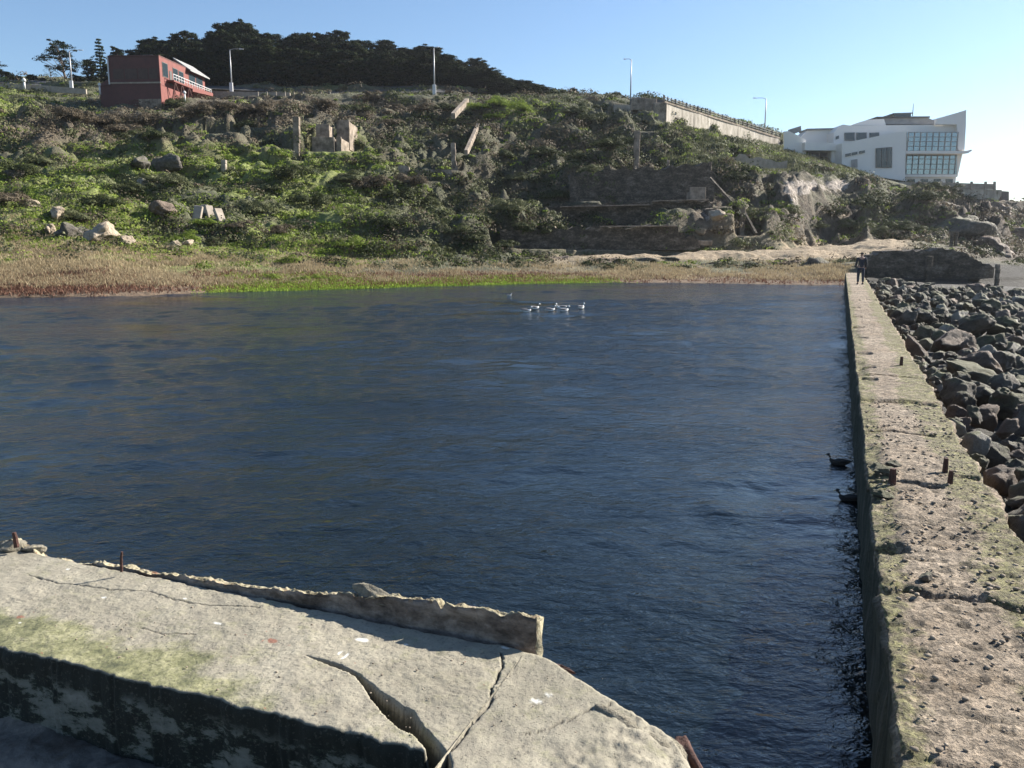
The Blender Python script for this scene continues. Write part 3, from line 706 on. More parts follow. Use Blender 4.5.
# (named near boulders first: px, py, width px, material)
hand = [(1003,474,64,'rock_brown'),(992,446,50,'rock_dark'),(975,372,70,'rock_moss'),(1010,402,60,'rock_moss'),(1004,500,40,'rock_dark'),(957,410,36,'rock_brown'),(960,378,40,'rock_moss'),(946,382,40,'rock_pale'),(940,340,50,'rock_moss'),(905,312,34,'rock_moss'),(986,344,64,'rock_moss'),(1012,345,40,'rock_pale'),(920,333,30,'rock_moss'),(1015,440,34,'rock_dark'),(985,412,48,'rock_brown')]
bould = []
for px, py, w, mk in hand:
    w *= .82
    x, y = ground(px, py, .55); u = x*UX+y*UY; v = x*VX+y*VY
    bould.append((u, v, .5*w/F*y*1.05, mk, .42))
tries = 0
while tries < 70000 and len(bould) < 1150:
    tries += 1
    u = 2+rr.random()**.8*60; vmax = 3.5+u*.21+1.5
    v = 1.75+rr.random()**1.2*(vmax-1.75); s = rr.choice([.16, .2, .26, .32, .38, .48])*(.9+.012*u*.4)
    if v-s*.75 < 1.55: continue
    ok = all((u-b[0])**2+(v-b[1])**2 > (.72*(s+b[2]))**2 for b in bould)
    if ok: bould.append((u, v, s, rr.choices(['rock_dark', 'rock_moss', 'rock_brown', 'rock_pale'], [6, 3, 2.2, 1.5])[0], None))
for _ in range(20000):     # small fill stones
    if len(bould) > 1500: break
    u = 2.5+rr.random()*40; v = 1.62+rr.random()**1.2*(2+u*.2); s = rr.uniform(.07, .16)
    if all((u-b[0])**2+(v-b[1])**2 > (.6*(s+b[2]))**2 for b in bould): bould.append((u, v, s, rr.choice(['rock_dark', 'rock_brown', 'rock_moss']), None))
def pile(u, v): return .42-.06*(v-1.5)+.12*math.sin(u*.7+v)+.0*u
def appa(u, v, z):
    x, y = uv2xy(u, v); a, b = apparent(x, y, z); return a, b, y
def seen(b):
    a, c, y = appa(b[0], b[1], .5)
    return a < 1050 and y > 1
bould.sort(key=lambda b: -(b[2]/b[0]) if seen(b) else 1)
nb1 = 0; restV = []; restF = []; nrest = 0
for i, (u, v, s, mk, z) in enumerate(bould):
    x, y = uv2xy(u, v); me = rr.choice(RK[mk]); zz = (z if z is not None else pile(u, v)+rr.uniform(-.15, .3))-.0
    rot = (rr.uniform(-.8, .8), rr.uniform(-.8, .8), rr.uniform(0, 6.28)); scl = (s*rr.uniform(.9, 1.3), s*rr.uniform(.85, 1.15), s*rr.uniform(.95, 1.5))
    if i < 290:
        o = link('boulder', me, None, (x, y, zz), rot, scl)
        zone = 'by the near seawall' if u < 14 else ('by the middle seawall' if u < 30 else 'by the far seawall')
        side_ = 'at the wall foot' if v < 2.6 else 'towards the sea'
        small = 'small ' if s < .22 else ('large ' if s > .5 else '')
        tag(o, f'{small}{RKL[mk]} {side_} {zone}', 'boulder', f'{small}{RKL[mk]} {side_} {zone} riprap')
    else:
        Mx = Matrix.LocRotScale(Vector((x, y, zz)), Matrix.Identity(3) if False else __import__('mathutils').Euler(rot).to_quaternion(), Vector(scl))
        n = len(me.vertices); co = np.zeros(n*3, np.float32); me.vertices.foreach_get('co', co); co = co.reshape(-1, 3)
        mm = np.array(Mx); restV.append(co@mm[:3, :3].T+mm[:3, 3])
        fi = np.zeros(len(me.loops), np.int32); me.loops.foreach_get('vertex_index', fi); restF.append(fi.reshape(-1, 3)+nrest); nrest += n
me = mesh_np('shore_rubble', np.concatenate(restV), np.concatenate(restF), M['rock_dark'], True)
tag(link('shore_rubble', me), 'far dark riprap rubble heaped along the shore beyond the seawall', 'rubble', None, 'stuff')
# ground under the rocks
def shore_ground():
    us = np.linspace(-8, 75, 260); vs = np.concatenate([np.linspace(1.2, 18, 90), np.linspace(18.5, 90, 60)])
    U, V = np.meshgrid(us, vs, indexing='ij')
    Z = .25-.05*(V-1.5)+.1*fbm(U*.8, V*.8, 0, 4); Z = np.maximum(Z, -.5+.1*fbm(U*.3, V*.3, 0, 3))
    Z = np.where(V > 9, np.minimum(Z, .1), Z)
    x, y = uv2xy(U, V)
    return mesh_np('rocky_shore', np.stack([x, y, Z], -1).reshape(-1, 3), gridfaces(np.arange(U.size).reshape(U.shape))[:, ::-1], M['beach'], True)
tag(link('rocky_shore', shore_ground()), kind='structure')

# rubble pieces on the walls
def rock_at(name, p, s, mat, label, cat='rock', seed=1, rot=(0, 0, 0), flat=.7, parent=None, rough=.15, group=None, ang=1):
    o = link(name, rock_mesh(name, seed, mat, flat, ang, 4, rough), parent, p, rot, s)
    if not parent: tag(o, label, cat, group)
    return o
def onwall(px, py, z=SZ): x, y = ground(px, py, z); return Vector((x, y, z))
rock_at('concrete_chunk', onwall(12, 547, .97), (.13, .1, .09), M['barnacle'], 'crumbled pale concrete lump at the far left end of the wall top', seed=3, rot=(0, 0, .3))
rock_at('concrete_chunk', onwall(34, 549, .96), (.09, .08, .06), M['barnacle'], 'smaller crumbled lump right of the far left lump on the wall', seed=4)
x_, y_ = uv2xy(4.42, guv(376, 594, 1.07)[1]); pq = Vector((x_, y_, 1.06))
rock_at('concrete_chunk', pq, (.16, .085, .075), M['barnacle'], 'rounded broken lump on top of the raised kerb', seed=9, rot=(0, .25, -.4), flat=.8)
rock_at('concrete_chunk', onwall(648, 742, .86), (.34, .2, .15), M['barnacle'], 'pale barnacled rock forming the broken end of the foreground wall', seed=12, rot=(.1, .12, -.62), flat=.75, rough=.2)
rock_at('rusty_fragment', onwall(690, 762, .8), (.075, .2, .1), M['rust'], 'rusty red iron lump under the broken wall end', 'iron', seed=15, rot=(.2, .2, .1), rough=.25)
rock_at('rusty_fragment', onwall(560, 668, .9), (.13, .03, .03), M['rust'], 'flat rusty strip on the pond edge of the foreground wall', 'iron', seed=16, rot=(0, 0, -.55), rough=.25)
rock_at('concrete_chunk', onwall(926, 577, .97), (.085, .05, .055), M['rock_dark'], 'dark lone stone lying on the seawall top', seed=20, rot=(0, .2, .3))
rock_at('concrete_chunk', onwall(918, 589, .96), (.035, .03, .02), M['rock_moss'], 'tiny stone just below the dark lone stone on the seawall', seed=21)
rock_at('concrete_chunk', onwall(893, 464, .98), (.1, .08, .07), M['rock_dark'], 'dark lump on the crumbled left edge of the seawall', seed=22)
rock_at('concrete_chunk', onwall(880, 470, .96), (.13, .2, .09), M['rock_moss'], 'mossy lump overhanging the pond side of the seawall', seed=23, rough=.3)
rock_at('concrete_chunk', onwall(882, 495, .96), (.12, .13, .07), M['rock_moss'], 'lower mossy lump at the left edge of the seawall', seed=24, rough=.3)
def rebar(px, py, h, w, label, lean=(0, 0), z=SZ):
    p = onwall(px, py, z); b = MB(); b.tube([(0, 0, -.05), (lean[0]*.4, lean[1]*.4, h*.5), (lean[0], lean[1], h)], [w, w*.9, w*.75], 8)
    tag(b.build('rebar_stub', M['rust'], None, 0, False, p), label, 'rebar')
rebar(121, 565, .1, .011, 'thin rusty rebar stub standing on the kerb at left', (.015, 0), 1.04)
rebar(16, 541, .07, .02, 'short rusty stub poking from the far left concrete lump', (-.01, 0), 1.05)
rebar(945, 472, .15, .03, 'left rusty stub of the pair standing on the seawall')
rebar(950, 484, .14, .028, 'right rusty stub of the pair standing on the seawall')
rebar(892, 484, .16, .04, 'dark rusty stub at the crumbled left edge of the seawall')
rebar(901, 367, .2, .035, 'rusty stub standing further along the seawall')
# knob on the first rebar
# pebbles
b = MB()
pv_, pf_, npb = [], [], 0
base = rock_mesh('pebble', 33, M['rock_pale'], .6, 1, 2, .1); n = len(base.vertices); co0 = np.zeros(n*3, np.float32); base.vertices.foreach_get('co', co0); co0 = co0.reshape(-1, 3)
fi0 = np.zeros(len(base.loops), np.int32); base.loops.foreach_get('vertex_index', fi0); fi0 = fi0.reshape(-1, 3)
for k in range(1500):
    if k < 1330: u = rr.uniform(2.8, 14); v = rr.uniform(.47, 1.45)
    else: u = rr.uniform(3.25, 4.15); v = rr.uniform(-4.5, -1.0)
    x, y = uv2xy(u, v); s = rr.choice([.005, .006, .008, .011, .017])*(1.4 if k < 1330 else .5)
    a = rr.uniform(0, 6.28); ca, sa = math.cos(a), math.sin(a)
    c = co0*s; c = np.stack([c[:, 0]*ca-c[:, 1]*sa, c[:, 0]*sa+c[:, 1]*ca, c[:, 2]], -1)+np.array([x, y, SZ+s*.3])
    pv_.append(c); pf_.append(fi0+npb); npb += n
tag(link('gravel', mesh_np('gravel', np.concatenate(pv_), np.concatenate(pf_), M['crumb'], True)), 'scattered grit and small stones on the concrete wall tops', 'gravel', None, 'stuff')

# ------------------------------------------------------------------ vegetation
def cards(centers, normals, sizes, rv, aspect=1.0, seed=0):
    """quad per centre, facing normal; returns verts, faces, face attribute"""
    n = len(centers); r = np.random.default_rng(seed)
    nn = normals/np.maximum(np.linalg.norm(normals, axis=1)[:, None], 1e-6)
    a = np.cross(nn, r.normal(size=(n, 3))); a /= np.maximum(np.linalg.norm(a, axis=1)[:, None], 1e-6); b = np.cross(nn, a)
    s = sizes[:, None]
    j = r.uniform(.6, 1.2, (n, 4, 1))
    corners = np.stack([a*s, b*s*aspect, -a*s, -b*s*aspect], 1)*j
    V = (centers[:, None]+corners).reshape(-1, 3)
    return V, np.arange(n*4).reshape(n, 4), rv
def clump_cards(C_, rad, ncard, csize, rv, seed=0, flat=.7, jit=.3, rr0=(.72, 1.05), asp=1.0):
    """C_: clump centres (n,3); rad (n,); fixed ncard each"""
    n = len(C_); r = np.random.default_rng(seed)
    d = r.normal(size=(n, ncard, 3)); d /= np.linalg.norm(d, axis=2)[:, :, None]; d[..., 2] = np.abs(d[..., 2])*1.0-.12
    lump = 1+.28*vnoise(d[..., 0]*2.2+np.arange(n)[:, None]*3.1, d[..., 1]*2.2, d[..., 2]*2.2)
    rr_ = (r.uniform(*rr0, (n, ncard))*lump)[..., None]
    pos = C_[:, None]+d*rr_*rad[:, None, None]*np.array([1, 1, flat])
    nor = d+r.normal(size=d.shape)*jit
    sz = csize[:, None]*r.uniform(.55, 1.3, (n, ncard))
    v = np.clip(rv[:, None]+r.normal(size=(n, ncard))*.14, 0, 1)
    return cards(pos.reshape(-1, 3), nor.reshape(-1, 3), sz.ravel(), v.ravel(), asp, seed+1)
# sample terrain by apparent area
A_ = np.abs(PX[:-1, 1:]-PX[:-1, :-1])*np.abs(PY[1:, :-1]-PY[:-1, :-1])
A_ = np.where(PY[1:, :-1] < PY[:-1, :-1], A_, A_*.3)
fp = np.gradient(GD, axis=0)[:-1, :-1]*PSTEP/F*GD[:-1, :-1]
A_ = A_+.6*fp*(F/GD[:-1, :-1])**2*.02
TTc = TT[:-1, :-1]
A_ = A_*(TTc > 1.0)*(TTc < 8.6)*(PX[:-1, :-1] > -150)*(PX[:-1, :-1] < 1120)
def sample(n, w, seed):
    r = np.random.default_rng(seed); pw = (A_*w).ravel(); pw = pw/pw.sum()
    k = r.choice(len(pw), n, p=pw); i, j = np.unravel_index(k, A_.shape)
    fi, fj = r.random(n), r.random(n)
    g = lambda G: (G[i, j]*(1-fi)+G[i+1, j]*fi)*(1-fj)+(G[i, j+1]*(1-fi)+G[i+1, j+1]*fi)*fj
    return np.stack([g(GX), g(GY), g(GZ)], -1), i, j
g_ = lambda G: G[:-1, :-1]
px_, py_, x_, y_, t_ = g_(PX), g_(PY), g_(GX), g_(GY), g_(TT)
bb = lambda a, b, rx, ry: np.exp(-((px_-a)/rx)**2-((py_-b)/ry)**2)
nA = fbm(x_/9, y_/9, 11, 3); nB = fbm(x_/4, y_/5, 12, 3)
bare = np.clip(g_(sandm)*1.3+g_(palem)*1.6+g_(cliffm)*.8*smooth(-.3, .35, nB), 0, 1)
bare = np.clip(bare+smooth(600, 560, px_)*0, 0, 1)
veg = (1-bare)*smooth(1.75, 2.1, t_)
shore_dry = smooth(1.15, 1.3, t_)*(1-smooth(2.0, 2.5, t_+.25*nB))*(px_ < 850)
# type weights
left = smooth(470, 330, px_)
lushw = veg*np.clip(left*smooth(.0, .5, nA+.25+.5*bb(80, 215, 120, 40)+.5*bb(200, 165, 120, 14)+.6*bb(330, 245, 110, 10)-1.0*smooth(150, 135, py_)*smooth(0, 60, px_))
     +.5*left*smooth(145,160,py_)+ 2.0*bb(505, 112, 42, 15)+.9*smooth(640, 680, px_)*smooth(175, 165, py_)*(1-smooth(860, 900, px_))*smooth(-.4, .3, nA)+.5*smooth(860, 800, px_)*smooth(640, 660, px_)*.4+.8*bb(40, 95, 60, 9)+.12, 0, 2)
brownw = veg*np.clip(1.6*bb(60, 128, 80, 14)+1.3*bb(250, 110, 130, 14)+.9*bb(430, 115, 60, 18)+.12+.4*smooth(.2, .6, nB)*(1-left*smooth(145,160,py_))+.6*bb(590, 150, 60, 30)+.6*smooth(900, 950, px_), 0, 2)
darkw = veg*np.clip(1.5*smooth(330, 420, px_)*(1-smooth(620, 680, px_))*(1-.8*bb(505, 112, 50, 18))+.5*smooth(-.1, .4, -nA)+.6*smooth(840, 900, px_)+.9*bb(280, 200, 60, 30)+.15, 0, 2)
scrubw = veg*np.clip(.9-.4*smooth(.1, .6, nA)+.4*bb(330, 220, 100, 30), 0, 2)
rad_d = lambda P: .35+.0045*P[:, 1]
def cover(name, n, w, matk, seed, nc_=26, rs=(.5, 1.5), cs=.13, label='', cat='plants', flat=.65, jit=.3):
    P, i, j = sample(n, w, seed); r = np.random.default_rng(seed+50)
    rad = r.uniform(*rs, n)**1.3*(.55+.004*P[:, 1]); P[:, 2] -= rad*.12
    ap = apparent(P[:, 0], P[:, 1], P[:, 2]); over = P[:, 2]+rad*flat*1.15-cap_z(ap[0], P[:, 1])
    keep = (over < .5*rad); P[:, 2] -= np.clip(over, 0, None); P, rad = P[keep], rad[keep]; n = len(P)
    V, Fc, v = clump_cards(P, rad, nc_, cs*(.5+.011*P[:, 1])*np.ones(n), r.uniform(.15, .85, n), seed+7, flat, jit)
    me = mesh_np(name, V, Fc, M[matk], False, {'v': ('FACE', v)})
    tag(link(name, me), label, cat, None, 'stuff')
cover('green_ground_cover', 4200, lushw, 'lush', 101, 60, (.4, 1.3), .07, 'bright green leafy ground cover spread over the slope', flat=.5)
cover('dark_scrub', 1500, darkw, 'darkscrub', 102, 110, (.6, 2.0), .08, 'low dark green scrub matted over the shaded hillside')
cover('brown_scrub', 1300, brownw, 'brownscrub', 103, 120, (.7, 2.2), .075, 'low brown twiggy scrub on the upper slope', jit=.18)
cover('coastal_scrub', 2200, scrubw, 'scrub', 104, 90, (.5, 1.7), .075, 'grey green coastal scrub covering the hillside')
def blades(name, n, w, matk, seed, hgt, wid, nb__, spread, label, ztop=None):
    P, i, j = sample(n, w, seed); r = np.random.default_rng(seed)
    P = np.repeat(P, nb__, 0); m = len(P); P[:, :2] += r.normal(size=(m, 2))*spread; 
    h = r.uniform(.5, 1.1, m)*hgt; an = r.uniform(0, 6.28, m); lean = r.normal(size=(m, 2))*.35*h[:, None]
    a = np.stack([np.cos(an), np.sin(an), 0*an], -1)*wid*r.uniform(.6, 1.3, m)[:, None]
    P[:, 2] -= .05
    V = np.stack([P-a, P+a, P+np.concatenate([lean, h[:, None]], 1)], 1).reshape(-1, 3)
    v = np.clip(np.repeat(r.uniform(.2, .8, n), nb__)+r.normal(size=m)*.15, 0, 1)
    me = mesh_np(name, V, np.arange(m*3).reshape(m, 3), M[matk], False, {'v': ('FACE', v)})
    tag(link(name, me), label, 'grass', None, 'stuff')
blades('dry_grass', 26000, shore_dry*(1-.7*g_(sandm))*(.15+smooth(-.35, .3, nB+.6*fbm(x_/1.5, y_/1.5, 6, 2)))+.5*veg*left*smooth(3.4, 2.2, t_)*smooth(0, .5, nA+.3), 'dry', 201, .27, .03, 6, .2, 'tan dry grass along the far bank')
redw = smooth(1.02, 1.12, t_)*(1-smooth(1.45, 1.7, t_+.15*nB))*(px_ < 850)*np.clip(.35+bb(60, 290, 80, 30)+bb(450, 275, 130, 20), 0, 1)
blades('red_marsh_weed', 6500, redw, 'redweed', 202, .22, .04, 6, .2, 'reddish brown marsh weed near the waterline')
limew = smooth(.97, 1.0, t_)*(1-smooth(1.3, 1.5, t_+.15*nB))*smooth(190, 260, px_)*(1-smooth(560, 640, px_))+1.2*bb(300, 280, 45, 6)*(t_ > 1)*(t_ < 1.8)
blades('lime_marsh_grass', 20000, limew, 'lime', 203, .13, .05, 6, .16, 'lime green marsh grass at the water edge')
slopegrass = veg*smooth(640, 690, px_)*(1-smooth(870, 920, px_))*smooth(178, 168, py_)+veg*.4*bb(30, 95, 90, 12)+.8*veg*bb(540, 100, 40, 8)
blades('slope_grass', 12000, slopegrass, 'scrub', 204, .5, .09, 5, .3, 'thin green and tan grass on the slope below the road')

# individual shrubs
def shrub_mesh(seed, matk, ncl=16, nc_=270, flat=.8):
    r = np.random.default_rng(seed)
    c = r.normal(size=(ncl, 3))*np.array([.42, .42, .22]); c[:, 2] = np.abs(c[:, 2])+.12
    V, Fc, v = clump_cards(c, r.uniform(.3, .5, ncl), nc_, np.full(ncl, .036), r.uniform(.3, .6, ncl), seed, flat, .16)
    return mesh_np('foliage', V, Fc, M[matk], False, {'v': ('FACE', v)})
def stem_mesh(seed):
    b = MB(); r = random.Random(seed)
    for k in range(5):
        a = r.uniform(0, 6.28); b.tube([(0, 0, -.15), (math.cos(a)*.15, math.sin(a)*.15, .2), (math.cos(a)*.35, math.sin(a)*.35, .5)], [.035, .025, .01], 5)
    return b.mesh('stems', M['bark'])
SH = {}
for k, (mk, nm) in enumerate([('scrub', 'grey green'), ('darkscrub', 'dark green'), ('brownscrub', 'brown'), ('lush', 'bright green')]):
    SH[mk] = [(shrub_mesh(300+k*10+i, mk), stem_mesh(i)) for i in range(3)]
SHN = {'scrub': 'grey green', 'darkscrub': 'dark green', 'brownscrub': 'brown', 'lush': 'bright green'}
shr = [(262,192,3.4,'scrub'),(255,212,2.6,'scrub'),(290,180,3.2,'darkscrub'),(345,182,3.0,'scrub'),(372,190,3.4,'brownscrub'),(400,200,3.0,'darkscrub'),(415,185,2.8,'brownscrub'),(430,205,2.6,'darkscrub'),(310,205,3.0,'darkscrub'),(385,232,2.4,'darkscrub'),(350,245,1.6,'lush'),(5,205,2.6,'brownscrub'),
 (490,232,3.0,'scrub'),(510,222,2.6,'scrub'),(540,235,2.6,'darkscrub'),(470,250,2.0,'scrub'),(455,240,2.2,'scrub'),(525,240,2.2,'scrub'),(505,248,1.6,'darkscrub'),(545,155,2.8,'darkscrub'),(575,160,2.5,'darkscrub'),(515,180,2.6,'scrub'),(505,160,2.4,'darkscrub'),(590,130,3.4,'darkscrub'),(610,150,3.4,'darkscrub'),(575,118,2.8,'darkscrub'),
 (150,125,3.8,'brownscrub'),(100,128,4.0,'brownscrub'),(70,120,3.6,'brownscrub'),(125,135,3.4,'brownscrub'),(175,108,3.0,'darkscrub'),(200,118,3.4,'brownscrub'),(225,112,3.2,'brownscrub'),(255,115,3.4,'brownscrub'),(245,128,2.6,'darkscrub'),(150,140,3.2,'darkscrub'),(280,108,3.2,'brownscrub'),(300,112,3.0,'brownscrub'),(325,108,3.4,'brownscrub'),(375,102,3.6,'brownscrub'),(400,112,3.2,'brownscrub'),(392,125,2.8,'brownscrub'),(420,112,3.2,'brownscrub'),(445,110,3.0,'darkscrub'),(360,112,2.8,'darkscrub'),
 (480,112,3.2,'lush'),(500,108,3.4,'lush'),(520,112,3.0,'lush'),(495,122,2.6,'lush'),(105,205,2.2,'darkscrub'),(130,195,2.6,'darkscrub'),(80,220,2.2,'scrub'),(185,240,1.6,'lush'),(215,245,1.4,'scrub'),(235,235,1.6,'brownscrub'),(280,232,1.8,'brownscrub'),(20,175,2.8,'darkscrub'),(45,165,2.6,'scrub'),(175,185,2.4,'scrub'),(150,185,2.0,'darkscrub'),(205,225,1.8,'lush'),
 (555,200,2.6,'darkscrub'),(590,185,2.2,'scrub'),(740,180,2.2,'darkscrub'),(765,190,2.2,'darkscrub'),(790,222,2.2,'scrub'),(815,230,2.2,'darkscrub'),(850,230,2.4,'scrub'),(880,238,2.4,'scrub'),(905,232,2.6,'darkscrub'),(870,205,2.8,'darkscrub'),(925,205,3.0,'darkscrub'),(950,195,3.2,'darkscrub'),(930,190,2.6,'darkscrub'),(832,215,2.6,'darkscrub'),(745,232,1.6,'scrub'),(290,262,1.2,'lush'),(275,278,.8,'lush'),(300,280,.8,'lush'),(318,279,.7,'lush')]
def zone_of(px, py):
    a = 'left' if px < 200 else 'centre left' if px < 400 else 'middle' if px < 620 else 'right'
    b_ = 'crest' if py < 130 else 'middle slope' if py < 200 else 'lower slope'
    return f'{a} {b_}'
cnt = {}
for k, (px, py, s, mk) in enumerate(shr):
    p = find(px, py+1); fm, sm_ = SH[mk][k % 3]
    o = thing('shrub', '', 'shrub', p-Vector((0, 0, .1)), random.uniform(0, 6.28)); o.scale = (s*.8, s*.8, s*.62)
    link('foliage', fm, o); link('stems', sm_, o)
    z = zone_of(px, py); o['label'] = f'rounded {SHN[mk]} shrub on the {z} of the hillside'; o['group'] = f'{SHN[mk]} shrubs on the {z}'

# ------------------------------------------------------------------ trees
def cypress(seed, h=12, spread=4.5, matk='cypress', lean=-.12, ncl=170, nc_=110, low=.03, cs=.27, flat=.5):
    r = random.Random(seed); b = MB(); tips = []
    tr = [Vector((lean*h*(k/6)**1.5+r.uniform(-.15, .15), r.uniform(-.15, .15), h*.92*k/6-(.6 if k == 0 else 0))) for k in range(7)]
    b.tube(tr, [h*.035*(1-.13*k) for k in range(7)], 8)
    cen, rad = [], []
    for k in range(ncl):
        q = low+(1-low)*r.random()**.85; base = tr[min(6, int(q*6))]
        w = spread*(1-.55*q**1.6)*(.55+.45*math.sin(min(1, q*2.2)*math.pi/2)); a = r.uniform(0, 6.28); L = w*r.uniform(.35, 1.08)
        tip = Vector((base.x+math.cos(a)*L+lean*L*.6, math.sin(a)*L, h*q*.97+L*.12))
        if k % 3 == 0: b.tube([base*.98+Vector((0, 0, -.3)), (base+tip)/2+Vector((0, 0, -.1)), tip], [h*.012, h*.008, h*.003], 5)
        cen.append(tip); rad.append(r.uniform(.4, 1.6)*spread*.17*(1.2-.45*q))
    cen.append(Vector((lean*h, 0, h*.97))); rad.append(spread*.16)
    V, Fc, v = clump_cards(np.array([c[:] for c in cen]), np.array(rad), nc_, np.full(len(cen), cs), np.random.default_rng(seed).uniform(.1, .8, len(cen)), seed, flat, .6, (.35, 1.45), .45)
    return b.mesh('trunk', M['bark']), mesh_np('crown', V, Fc, M[matk], False, {'v': ('FACE', v)}), h
CY = [cypress(500+i, 12, random.Random(i).uniform(4.2, 5.6), lean=random.Random(i+9).uniform(-.22, .05)) for i in range(8)]
def plant(tree, p, h, label, group=None, wid=1.0, cat='tree', rz=None, name='cypress_tree'):
    tm, cm_, h0 = tree
    o = thing(name, label, cat, p, random.uniform(-.6, .6) if rz is None else rz, group); s = h/h0; o.scale = (s*wid, s*wid, s)
    link('trunk', tm, o); link('crown', cm_, o); return o
top_px = [138,150,165,185,205,225,245,262,290,315,340,365,385,410,432,455,480,505,530,550,562]
top_py = [60,42,44,36,38,30,25,34,37,36,34,42,42,48,47,57,64,74,84,93,99]
k = 0
for row, (d, dpy, step) in enumerate([(222, 0, 11), (204, 7, 11), (190, 16, 10)]):
    px = 142+row*5
    while px < 566-row*6:
        pyt = np.interp(px, top_px, top_py)+dpy*min(1, (560-px)/160)+random.uniform(-4, 6)*(1 if row else .8)
        g = spot(px, d, -.3); zt = float(zat(pyt, d)); h = zt-g.z
        if px > 470 and h < 3.4: g.z -= 3.4-max(h, .6); h = 3.4
        if h > 1.0:
            z = 'left' if px < 290 else 'middle' if px < 420 else 'right'
            ro = ['back', 'middle', 'front'][row]
            plant(CY[k % 8], g, h*1.02, f'dark windswept cypress in the {ro} row of the ridge grove, {z} stretch', f'{ro} row cypresses, {z} stretch of the ridge', wid=max(.75, min(3.0, 10.5/h)))
        k += 1; px += step*random.uniform(.7, 1.3)
openC = cypress(620, 12, 6.4, lean=-.12, ncl=64, nc_=110, low=.22, cs=.24, flat=.5)
p = spot(66, 186, -.3); plant(openC, p, float(zat(41, 186))-p.z, 'open-crowned cypress standing left of the red building', name='cypress_tree', rz=.2)
p = spot(52, 190, -.3); plant(cypress(621, 12, 6, 'paletree', ncl=70, nc_=40, low=.1, cs=.16), p, float(zat(66, 190))-p.z, 'paler feathery tree left of the open-crowned cypress', name='feathery_tree')
def conifer(seed, h=12, matk='paletree'):
    r = random.Random(seed); b = MB(); b.tube([(0, 0, -.5), (0, 0, h*.5), (0, 0, h)], [.25, .15, .03], 7); cen, rad = [], []
    for k in range(13):
        q = .12+.86*k/12; L = 3.2*(1-q)+.35
        for a in range(7):
            t_ = a/7*6.28+k; 
            for f in (.45, .95): Lr = L*r.uniform(.6, 1.15); cen.append((math.cos(t_)*Lr*f, math.sin(t_)*Lr*f, h*q+Lr*f*r.uniform(-.05, .3))); rad.append(.32+.25*(1-q))
            if a % 2 == 0: b.tube([(0, 0, h*q-.1), (math.cos(t_)*L, math.sin(t_)*L, h*q+L*.15)], [.05, .02], 4)
    V, Fc, v = clump_cards(np.array(cen), np.array(rad), 14, np.full(len(cen), .2), np.random.default_rng(seed).uniform(.1, .8, len(cen)), seed, .5)
    return b.mesh('trunk', M['bark']), mesh_np('crown', V, Fc, M[matk], False, {'v': ('FACE', v)}), h
p = spot(102, 192, -.3); plant(conifer(700), p, float(zat(39, 192))-p.z, 'pointed pale conifer rising behind the left edge of the red building', name='conifer_tree')
p = spot(93, 190, -.3); plant(CY[2], p, float(zat(60, 190))-p.z, 'dark dense cypress in front of the pointed conifer', wid=.9)
p = spot(122, 194, -.3); plant(CY[4], p, float(zat(48, 194))-p.z, 'dark cypress directly behind the red building', wid=.8)
p = spot(110, 186, -.3); plant(CY[1], p, float(zat(64, 186))-p.z, 'low dark cypress against the back of the red building', wid=1.2)
p = spot(-8, 188, -.3); plant(openC, p, float(zat(52, 188))-p.z, 'cypress cut by the left edge of the view', rz=2)
for i, (px, py) in enumerate([(8,72),(20,76),(34,75),(44,78),(52,80),(80,76),(14,79)]):
    p = spot(px, 188, -.3); plant(CY[i % 8], p, float(zat(py, 188))-p.z, 'low dark bushy tree behind the pale roadside wall', 'low trees behind the pale roadside wall', wid=2.2, name='bushy_tree')
p = spot(574, 205, -.3); plant(CY[3], p, 2.2, 'last small dark tree at the right end of the ridge', wid=2.0, name='bushy_tree')

# ------------------------------------------------------------------ street lamps
def lamp(px, pyb, pyt, d, side, label, box=True):
    b0 = at(px, pyb, d); h = float(zat(pyt, d))-b0.z; o = thing('street_lamp', label, 'street lamp', b0, 0, 'street lamps along the hilltop road')
    b = MB(); b.tube([(0, 0, -1.2), (0, 0, h*.5), (0, 0, h-.15)], [.15, .12, .08], 10); b.build('pole', M['steel'], o, 0, True)
    L = 2.0; b = MB(); b.tube([(0, 0, h-.35), (side*.25, 0, h-.1), (side*.8, 0, h+.02), (side*L, 0, h)], [.06, .055, .05, .045], 8); b.build('arm', M['steel'], o, 0, True)
    b = MB(); x0, x1 = sorted((side*(L-.1), side*(L+.75))); b.hexa([(x0, -.16, h-.09), (x1, -.1, h-.07), (x1, .1, h-.07), (x0, .16, h-.09), (x0, -.12, h+.1), (x1, -.06, h+.03), (x1, .06, h+.03), (x0, .12, h+.1)]); b.build('lamp_head', M['whitetrim'], o, .02)
    if box:
        b = MB(); b.box(-.34, .34, -.5, -.16, -.2, 1.7); b.build('control_box', M['whitetrim'], o, .03)
lamp(72.5, 90, 50, 172, 1, 'street lamp left of the red building')
lamp(232, 92, 49, 172, 1, 'street lamp with control box right of the red building')
lamp(434.5, 94, 47, 170, .35, 'tall street lamp with a very short arm in front of the cypress grove')
lamp(630.5, 99, 59, 172, -.55, 'street lamp standing at the top end of the balustraded road wall', False)
lamp(764.5, 134, 98, 182, -1, 'street lamp over the sloping road nearest the white building', False)

